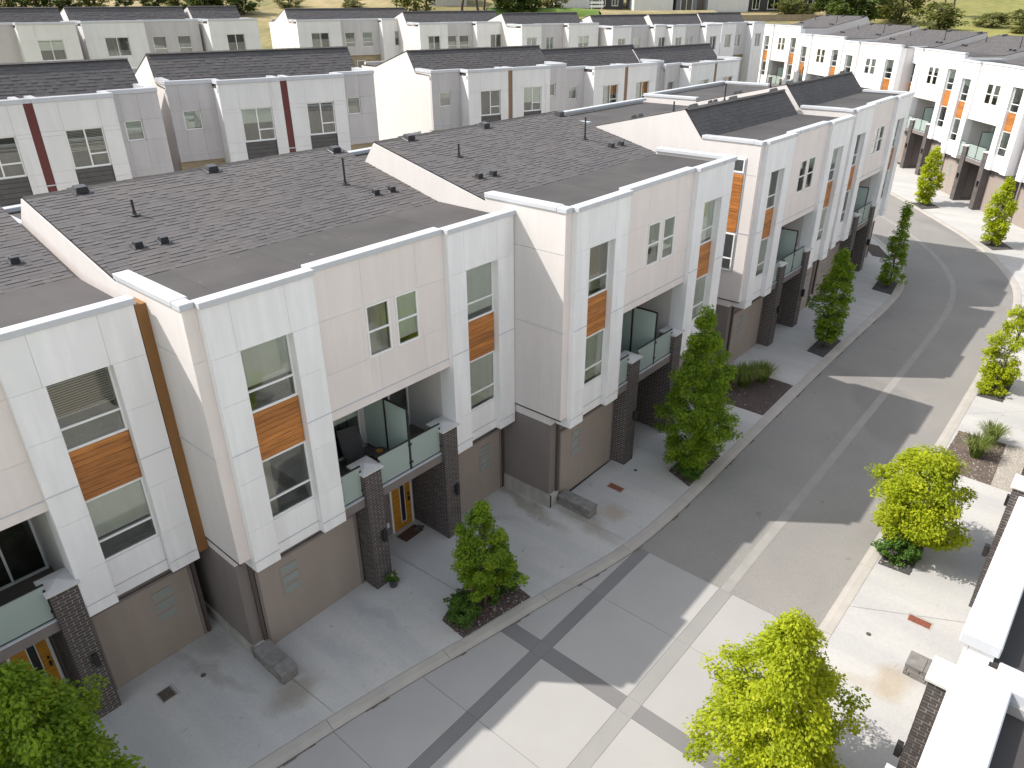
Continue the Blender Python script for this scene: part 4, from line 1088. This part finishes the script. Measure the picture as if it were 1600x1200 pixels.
bed('wide mulch bed between two driveways', [(20.95, -0.2), (20.8, -3.95), (17.9, -4.0), (17.9, -0.2)], 'mulch_ground', 3, 2600, 'chip', 70)
bed('dark square gravel bed under the narrow columnar tree', [(24.2, -3.15), (24.0, -3.93), (26.15, -3.93), (26.3, -3.1)], 'gravel_dark', 4, 500, 'gravel_dark')
bed('small gravel bed under the sparse topped tree', [(33.4, -2.9), (33.2, -3.92), (35.3, -3.65), (35.5, -2.7)], 'gravel_dark', 5, 300, 'gravel_dark')
bed('gravel bed under the round yellow green tree', [(12.45, -9.72), (12.5, -10.5), (14.2, -10.5), (14.2, -9.72)], 'gravel_dark', 6, 700, 'gravel_dark', 120)
bed('gravel bed under the full yellow green tree', [(3.5, -9.72), (3.5, -10.45), (5.6, -10.45), (5.6, -9.72)], 'gravel_dark', 7, 300, 'gravel_dark', 60)
bed('mulch bed with grasses by the right kerb', [(18.35, -9.72), (18.32, -11.25), (21.25, -11.15), (21.2, -9.72)], 'mulch_pale', 8, 1500, 'chip', 260)
bed('pale gravel strip between the mulch bed and the sunlit wall', [(18.32, -11.26), (18.3, -11.95), (21.3, -11.95), (21.25, -11.16)], 'gravel_pale', 8, 0, 'chip', 900)
bed('square gravel bed under the patchy leaning tree', [(24.35, -9.6), (24.4, -10.45), (26.35, -10.45), (26.4, -9.6)], 'gravel_dark', 9, 500, 'gravel_dark')
bed('gravel bed under the slim tree before the far garages', [(51.2, -0.6), (52.6, 0.5), (53.6, -0.4), (52.3, -1.5)], 'gravel_dark', 10)
bed('gravel bed under the slim tree at the outer bend', [(44.1, -6.3), (45.5, -5.3), (46.5, -6.2), (45.0, -7.2)], 'gravel_dark', 11)
bed('dark triangular bed at the end wall inside the bend', [(38.9, -1.2), (38.9, -2.2), (41.0, -0.9), (41.2, 0.2)], 'mulch_ground', 12)

# ------------------------------------------------------------------ small things on the drives
def stone_stub(label, x0, x1, y0, y1, h):
    z = gz((x0+x1)/2, 0)+PAVE
    o = thing('stone_wall', label, 'wall', (0, 0, z), 0, 'low stone wall stubs')
    rnd = random.Random(int(x0*10)); hc = h/3
    for c in range(3):
        y = y0
        while y < y1-0.05:
            L = min(rnd.uniform(0.22, 0.42), y1-y); j = rnd.uniform(-0.008, 0.008)
            m = MB().cbox(x0+j, x1+j, y+0.004, y+L-0.004, c*hc+(0.0 if c else -0.05), (c+1)*hc-0.006, 0.012); link('stone', m.mesh('stone', 'stone'), o); y += L
    n = 3
    for i in range(n): link('coping', MB().cbox(x0-0.02, x1+0.02, y0-0.02+(y1-y0+0.02)*i/n+0.003, y0-0.02+(y1-y0+0.02)*(i+1)/n-0.003, h-0.004, h+0.05, 0.008).mesh('coping', 'stone'), o)
stone_stub('low grey stone wall stub on the drive near the square iron drain cover', -0.30, 0.10, -0.74, 0.42, 0.28)
stone_stub('low grey stone wall stub below the taupe corner, its end stained', 8.98, 9.36, -2.62, -1.42, 0.28)
stone_stub('low stone wall stub beside the brick pillar of the sunlit row', 9.05, 9.5, -12.4, -11.30, 0.30)
stone_stub('low stone wall stub in front of the far garages', 57.0, 57.5, -2.0, -0.9, 0.4)
def drain(label, x, y, w, d, mat, frame):
    o = thing('drain_cover', label, 'drain', at_pave(x, y), 0, 'drain covers in the drives')
    def fr(m):
        t = 0.03; m.box(-w/2-t, w/2+t, -d/2-t, -d/2, -0.02, 0.006); m.box(-w/2-t, w/2+t, d/2, d/2+t, -0.02, 0.006); m.box(-w/2-t, -w/2, -d/2, d/2, -0.02, 0.006); m.box(w/2, w/2+t, -d/2, d/2, -0.02, 0.006)
    part('frame', (w, d, frame), fr, frame, o)
    def pl(m):
        m.box(-w/2, w/2, -d/2, d/2, -0.02, 0.002); n = 6
        for i in range(n): m.box(-w/2+0.02, w/2-0.02, -d/2+d*(i+0.25)/n, -d/2+d*(i+0.75)/n, 0.002, 0.007)
    part('grate', (w, d, mat), pl, mat, o)
drain('square iron drain cover set in the shaded lower drive', -2.13, 1.10, 0.34, 0.34, 'iron', 'foundation')
drain('rusty rectangular drain cover on the shaded drive near the garage', 10.81, -2.33, 0.26, 0.50, 'rust', 'foundation')
drain('rusty rectangular drain cover on the sunlit drive', 10.96, -11.17, 0.26, 0.50, 'rust', 'foundation')
def puck(label, x, y):
    o = link('valve_cap', MB().lathe([(0.0, 0.012), (0.05, 0.012), (0.06, 0.006), (0.06, -0.01)], n=12).mesh('valve_cap', 'iron'), None, at_pave(x, y)); tag(o, label, 'valve cap', 'valve caps in the drives')
puck('small round valve cap near the square drain', -1.35, 0.95); puck('small round valve cap above the rusty drain on the shaded drive', 12.0, -2.3); puck('small round valve cap on the sunlit drive', 9.75, -10.35)
def flower_pot(label, x, y, r, h, flowers):
    o = thing('flower_pot', label, 'flower pot', at_pave(x, y))
    part('pot', (r, h), lambda m: m.lathe([(r*0.72, 0), (r, h*0.92), (r*1.06, h*0.92), (r*1.06, h), (r*0.9, h), (r*0.86, h*0.85), (0.0, h*0.85)], n=18), 'pot', o, smooth=True)
    link('plant', crown_mesh('plant', h*0.8, h+r*1.5, lambda t: r*1.25*(1-0.5*t), 14, 420, 0.06, 'leaf_shrub', 7, 0.08), o)
    if flowers:
        rnd = random.Random(4)
        for i in range(9):
            a = rnd.uniform(0, 6.28); q = rnd.uniform(0, 1)*r*1.1
            part('flower', i, lambda m: m.lathe([(0.0, 0.0), (0.03, 0.012), (0.022, 0.03), (0.0, 0.034)], n=7), 'petal', o, (math.cos(a)*q, math.sin(a)*q, h+r*rnd.uniform(0.7, 1.6)))
flower_pot('dark flower pot with pale blooms at the foot of the brick pillar', 3.42, -0.24, 0.13, 0.24, True)
o = link('door_mat', MB().cbox(-0.36, 0.36, -0.2, 0.2, 0, 0.018, 0.006).mesh('door_mat', 'mat'), None, at_pave(5.15, 1.02), 0.05); tag(o, 'brown door mat lying before the yellow door', 'door mat')
def shoe(dx, dy, lab):
    m = MB(); m.lathe([(0.0, 0.0)], n=3)
    m = MB().cbox(-0.045, 0.045, -0.13, 0.13, 0, 0.045, 0.02); m.cbox(-0.04, 0.04, -0.02, 0.125, 0.04, 0.10, 0.02)
    o = link('shoe', m.mesh('shoe', 'sling'), None, (5.15+dx, 1.0+dy, gz(5, 0)+PAVE+0.018), dx*3); tag(o, lab, 'shoe', 'shoes on the door mat')
shoe(0.22, -0.05, 'dark shoe on the door mat, nearer its middle'); shoe(0.34, -0.02, 'dark shoe on the door mat, nearer the brick wall')

# balcony furniture
def lounge_chair(label, x, y, z, rz, mat='sling', rec=0.35):
    o = thing('lounge_chair', label, 'chair', (x, y, z), rz)
    w = 0.27
    part('seat', mat, lambda m: m.add([(-w, -0.28, 0.40), (w, -0.28, 0.40), (w, 0.22, 0.34), (-w, 0.22, 0.34), (-w, -0.28, 0.415), (w, -0.28, 0.415), (w, 0.22, 0.355), (-w, 0.22, 0.355)], BF), mat, o)
    part('backrest', mat, lambda m: m.add([(-w, 0.20, 0.34), (w, 0.20, 0.34), (w, 0.22, 0.34), (-w, 0.22, 0.34), (-w, 0.20+rec, 1.05), (w, 0.20+rec, 1.05), (w, 0.22+rec, 1.05), (-w, 0.22+rec, 1.05)], BF), mat, o)
    for s in (-1, 1):
        part('side_frame', s, lambda m: m.tube([(s*(w+0.02), -0.30, 0.41), (s*(w+0.02), 0.21, 0.35), (s*(w+0.02), 0.21+rec, 1.07)], 0.014, 8), 'dark_metal', o)
        part('arm_rest', s, lambda m: m.tube([(s*(w+0.04), -0.24, 0.40), (s*(w+0.05), -0.24, 0.60), (s*(w+0.05), 0.30, 0.60)], 0.015, 8), 'dark_metal', o)
        part('leg', (s, 0), lambda m: m.tube([(s*(w+0.02), -0.28, 0.41), (s*(w+0.02), 0.25, 0.0)], 0.013, 8), 'dark_metal', o)
        part('leg', (s, 1), lambda m: m.tube([(s*(w+0.02), 0.18, 0.36), (s*(w+0.02), -0.26, 0.0)], 0.013, 8), 'dark_metal', o)
lounge_chair('dark sling lounge chair on the balcony over the yellow door', 3.70, 1.05, 3.05, r_(-14))
def side_table(label, x, y, z):
    o = thing('side_table', label, 'table', (x, y, z))
    part('table_top', 0, lambda m: m.lathe([(0.0, 0.42), (0.24, 0.42), (0.25, 0.435), (0.24, 0.45), (0.0, 0.45)], n=20), 'sling', o)
    for a in (0.3, 2.4, 4.5): part('leg', a, lambda m: m.tube([(0.18*math.cos(a), 0.18*math.sin(a), 0.42), (0.22*math.cos(a), 0.22*math.sin(a), 0.0)], 0.013, 8), 'dark_metal', o)
side_table('small round dark table beside the lounge chair', 4.22, 0.85, 3.05)
o = link('bowl', MB().lathe([(0.0, 0.0), (0.05, 0.0), (0.09, 0.05), (0.08, 0.05), (0.0, 0.015)], n=16).mesh('bowl', 'door_wood', True), None, (4.22, 0.83, 3.50)); tag(o, 'small yellow bowl standing on the round table', 'bowl')
o = link('planter', MB().lathe([(0.0, 0), (0.09, 0), (0.12, 0.25), (0.10, 0.25), (0.0, 0.2)], n=14).mesh('planter', 'pot', True), None, (4.15, 1.25, 3.05)); tag(o, 'dark empty planter standing behind the round table', 'planter')
lounge_chair('second dark chair tucked in behind the left pillar', 3.12, 0.72, 3.05, r_(70))
def slat_chair(label, x, y, z, rz):
    o = thing('slat_chair', label, 'chair', (x, y, z), rz)
    for i in range(5): box('seat_slat', -0.27, 0.27, -0.26+i*0.105, -0.26+i*0.105+0.085, 0.36, 0.38, 'brown_trim', o)
    for i in range(5):
        b = box('back_slat', -0.26+i*0.108, -0.26+i*0.108+0.085, 0.0, 0.02, 0.0, 0.55, 'brown_trim', o); b.location = (-0.26+i*0.108, 0.27, 0.36); b.rotation_euler = (-0.35, 0, 0)
    for s in (-1, 1):
        box('arm_rest', s*0.31-0.04, s*0.31+0.04, -0.3, 0.34, 0.54, 0.565, 'brown_trim', o)
        for yy in (-0.28, 0.26): box('leg', s*0.31-0.025, s*0.31+0.025, yy, yy+0.05, 0.0, 0.54, 'brown_trim', o)
slat_chair('brown slatted chair on the balcony behind the tall conical tree', 8.95+5.25, -1.83+0.95, 3.05+0.29, r_(20))
grass_o = thing('potted_plant', 'sparse potted plant on the balcony of the brown cornered house', 'plant', (-9.16+5.95, 1.66+0.75, 3.05-0.15))
part('pot', 'pp', lambda m: m.lathe([(0.07, 0), (0.10, 0.2), (0.09, 0.2), (0, 0.17)], n=14), 'pot', grass_o, smooth=True)
link('plant', crown_mesh('plant', 0.2, 0.6, lambda t: 0.14, 8, 60, 0.07, 'leaf_shrub', 9, 0.1), grass_o)

# yard between the rows: fence and shed roof seen through the gap
rd = thing('roof_terrace', 'low roof terrace with dark screen in the gap between the second row houses', 'terrace', (17.3, 15.6, 0), r_(14))
part('wall', 'rt', lambda m: m.box(0, 3.2, 0.05, 3.0, 0, 7.2), 'taupe', rd)
for i in range(10): box('deck_board', i*0.32, i*0.32+0.31, 0.06, 3.0, 7.2, 7.23, 'deck', rd)
for i in range(8): box('screen_board', i*0.26, i*0.26+0.255, 0, 0.04, 6.6, 7.75+i*0.06, 'dark_metal', rd)
box('end_wall', 2.3, 3.2, 0, 0.05, 6.4, 8.2, 'grey_panel', rd)

# ------------------------------------------------------------------ hillside: trees, banks and far houses
FAR = {}
def far_tree(name, label, x, y, h, wid, kind, seed, group):
    k = (kind, seed % 3)
    if k not in FAR:
        if kind == 'round': cm = crown_mesh('crown', 0.12, 1.0, prof_round(0.42), 80, 3000, 0.075, 'leaf_far', 900+seed, 0.13); tr = 0.12
        elif kind == 'olive': cm = crown_mesh('crown', 0.05, 1.0, prof_round(0.48), 80, 2600, 0.075, 'leaf_olive', 910+seed, 0.14); tr = 0.05
        else: cm = crown_mesh('crown', 0.42, 1.0, prof_cone(0.22, 0.3, 0.6), 60, 2200, 0.06, 'leaf_far', 920+seed, 0.09, 0.4); tr = 0.42
        FAR[k] = (trunk_mesh(0.92, 0.022, lambda t: 0.2, tr, seed), cm)
    o = thing(name, label, 'tree', (x, y, terrain_h(x, y)-0.1), seed*1.7, group); o.scale = (wid, wid, h)
    t, c = FAR[k]; link('trunk', t, o); link('crown', c, o)
    return o
Gh = 'trees on the hillside'
for i, (x, y) in enumerate([(52.4, 172), (56.5, 168.5), (61, 165), (65, 162), (69.6, 159), (73.7, 155), (77.4, 151.5), (80.5, 146), (48, 176), (43, 180)]):
    far_tree('hedge_tree', ['seventh', 'sixth', 'fifth', 'fourth', 'third', 'second', 'first', 'nearest', 'eighth', 'ninth'][i]+' hedge line tree counted away from the broad dark green tree', x, y, 4.6+0.9*math.sin(i*2.3), 6.6+1.4*math.sin(i*1.1), 'round' if i % 3 else 'olive', i, Gh)
for (x, y, h, w, k, s, lab) in [(78.5, 141.5, 7.0, 9.0, 'round', 1, 'broad dark green tree left of the sunlit pointed gable'),
        (83.0, 136.5, 5.6, 8.0, 'round', 2, 'round green tree touching the sunlit pointed gable'),
        (108.6, 113.3, 9.5, 9.0, 'olive', 1, 'bushy tree by the lone pine trunk on the dry slope'), (110.5, 112.5, 14, 10, 'pine', 0, 'lone pine with bare trunk on the dry slope'),
        (116.3, 107.2, 14, 11, 'pine', 1, 'pine with bare trunk left of the green bank'), (119.2, 105.6, 13.5, 11, 'pine', 2, 'leaning pine with bare trunk beside its twin'), (122.6, 106.8, 15, 11, 'pine', 1, 'tall pine above the bright green bank'),
        (121.4, 98.6, 7.0, 8.5, 'round', 0, 'dark tree standing before the bright green bank'), (124.6, 96.4, 5.5, 6.5, 'round', 1, 'small dark tree on the bright green bank'),
        (131, 95.5, 4.6, 6.5, 'olive', 2, 'pale green bush on the bank below the far houses'),
        (164.5, 58.5, 3.0, 4.6, 'olive', 0, 'clipped bush on the terrace, nearer the black walled house'), (167.2, 57.0, 3.0, 4.4, 'olive', 1, 'clipped bush on the terrace beside the tall round tree'), (166.4, 54.4, 2.5, 5.0, 'olive', 2, 'low bush above the terrace wall'),
        (168.2, 50.6, 7.0, 8.2, 'round', 1, 'dense round tree at the end of the terrace'), (160, 41.5, 8.5, 10, 'round', 2, 'large bright green tree behind the far grey roofs'), (156.6, 43.0, 6.6, 8.0, 'round', 0, 'green tree touching the large bright one'),
        (168.5, 36.2, 7.4, 8.6, 'olive', 1, 'olive green tree right of the large bright one'), (159.6, 26.8, 4.6, 8.0, 'olive', 0, 'wide grey green shrub on the yellow slope'),
        (186.6, 33.2, 17, 9, 'pine', 0, 'tall bare trunked pine on the yellow slope'), (188, 31.2, 17, 9, 'pine', 2, 'second bare trunked pine on the yellow slope'),
        (176, 40.5, 3.6, 7, 'olive', 2, 'low spreading shrub under the bare pines'), (173, 20.6, 2.6, 6.0, 'olive', 1, 'low shrub on the open yellow slope'), (164, 13.5, 2.2, 5.0, 'olive', 2, 'small shrub low on the open yellow slope'),
        (182, 17, 2.8, 6.0, 'olive', 0, 'lone shrub high on the open yellow slope'), (95, 138, 2.4, 5, 'olive', 1, 'dry scrub bush on the sandy slope'), (104, 128, 1.8, 4.5, 'olive', 2, 'small dry scrub bush on the sandy slope')]:
    far_tree('hill_tree', lab, x, y, h, w, k, s, Gh)
mottled('far_white', (0.62, 0.62, 0.62), 0.8, 0.04, 0.4, 3, 0, 0, 0.05)
mottled('far_grey', (0.16, 0.17, 0.19), 0.8, 0.08, 0.4, 3, 0, 0, 0.05)
mottled('far_pink', (0.42, 0.33, 0.29), 0.85, 0.08, 0.4, 3, 0, 0, 0.05)
mottled('far_black', (0.04, 0.04, 0.042), 0.8, 0.08, 0.4, 3, 0, 0, 0.05)
mottled('red_paint', (0.22, 0.02, 0.02), 0.4, 0.05, 2, 10, 0, 0, 0)
mottled('retaining', (0.36, 0.29, 0.21), 0.9, 0.2, 0.8, 6, 0.4, 0.05, 0.1)
mottled('green_bank', (0.12, 0.19, 0.03), 0.95, 0.35, 0.5, 5, 0.6, 0.2, 0)
mottled('dry_bank', (0.30, 0.25, 0.13), 0.95, 0.3, 0.4, 4, 0.6, 0.2, 0)
def far_house(label, x, y, rz, w, h, mat, wins, d=9):
    o = thing('hill_house', label, 'house', (x, y, terrain_h(x, y)-0.6), r_(rz), 'houses on the hill')
    wl = part('wall', (w, h, mat, d), lambda m: m.box(0, w, 0, d, -1, h), mat, o)
    def rf(m): m.prism_x([(-0.5, h), (d+0.5, h), (d/2, h+2.0)], -0.4, w+0.4)
    part('roof', (w, h, d), rf, 'flat_roof', o)
    for (xc, z, ww, hh) in wins:
        f = part('window', (ww, hh), frame_mesh(ww, hh, 'V', 0.09, 0.1), 'pvc_white', o, (xc-ww/2, -0.06, z))
        sheet('pane', 0.06, ww-0.06, 0.04, 0.06, hh-0.06, 'pane', f); box('interior', 0.02, ww-0.02, 0.056, 0.059, 0.02, hh-0.02, 'interior', f)
    return o
far_house('white boxy house on the hill above the dry bank', 145.5, 84.2, -46, 8.5, 6, 'far_white', [(3.0, 3.2, 0.9, 1.3), (6.5, 3.2, 2.0, 1.6)])
far_house('dark house with wide glazing next to the white boxy one', 152.0, 77.6, -46, 4.5, 6, 'far_grey', [(2.2, 0.6, 2.6, 3.0)])
far_house('pinkish house set back above the terrace slope', 158, 79, -46, 9, 5.5, 'far_pink', [(3, 2.5, 1.2, 1.4), (6, 2.5, 1.2, 1.4)])
far_house('pale house with paired windows on the terrace', 157.6, 73.0, -46, 9.0, 6, 'far_white', [(2.0, 3.2, 1.2, 1.3), (5.2, 3.2, 1.2, 1.3)])
far_house('black walled house with lit openings on the terrace', 164.0, 67.0, -46, 9.5, 6.5, 'far_black', [(2.0, 1.0, 1.6, 3.0), (6.0, 1.0, 2.8, 2.8)])
far_house('grey house right of the black walled one', 174, 60, -46, 9, 6.5, 'far_grey', [(2.5, 1.5, 2.4, 2.4), (6.5, 1.5, 2.4, 2.4)])
far_house('white house partly behind the pines', 137, 99, -46, 7.5, 5.5, 'far_white', [(2, 2.0, 1.2, 1.4), (5.2, 2.0, 1.2, 1.4)])
far_house('dark brown house between the pines and the white boxy house', 142.5, 92.6, -46, 6.5, 6, 'far_black', [(1.8, 1.2, 1.4, 2.2), (4.6, 1.2, 1.4, 2.2)])
far_house('white house at the top of the sandy slope', 118, 119, -46, 8, 5, 'far_white', [(2, 1.6, 1.2, 1.4), (4.2, 1.6, 1.2, 1.4), (6.4, 1.6, 1.2, 1.4)])
# banks and walls of the terrace
def bank(label, P, w, h, mat, name, cat):
    m = MB(); n = len(P); O = offset(P, w); V = []
    for (a, b) in zip(P, O):
        za, zb = terrain_h(*a), terrain_h(*b); V += [(a[0], a[1], za-0.4), (a[0]*0.75+b[0]*0.25, a[1]*0.75+b[1]*0.25, za+h*0.7), (a[0]*0.3+b[0]*0.7, a[1]*0.3+b[1]*0.7, za+h), (b[0], b[1], zb-0.5)]
    for i in range(n-1):
        for k in range(3): m.F.append((i*4+k, (i+1)*4+k, (i+1)*4+k+1, i*4+k+1))
    m.V = V; me = m.mesh(name, mat, True); o = link(name, me); o['kind'] = 'structure'
bank('', dens([(116.5, 100.5), (122, 95.3), (133.5, 84.6)], 2), 5.5, 1.5, 'green_bank', 'green_bank', '')
bank('', dens([(133.5, 84.0), (141, 77), (152, 67)], 2), 6, 1.3, 'dry_bank', 'dry_bank', '')
rw = thing('retaining_wall', 'long tan block retaining wall below the terrace houses', 'wall', (146.9, 62.0, terrain_h(146.9, 62.0)-0.3), r_(-42))
for c in range(3):
    for i in range(12): box('block', i*1.5+(c % 2)*0.7+0.01, i*1.5+(c % 2)*0.7+1.48, 0, 0.5, c*0.5, c*0.5+0.48, 'retaining', rw)
sg = thing('signboard', 'white slatted sign frame on posts above the green bank', 'sign', (136.2, 89.2, terrain_h(136.2, 89.2)), r_(-46))
for z in (1.2, 1.9, 2.6): box('board', 0, 2.9, 0, 0.06, z, z+0.45, 'pvc_white', sg)
for xx in (0.35, 2.45): box('post', xx, xx+0.12, 0.062, 0.18, 0, 3.1, 'pvc_white', sg)
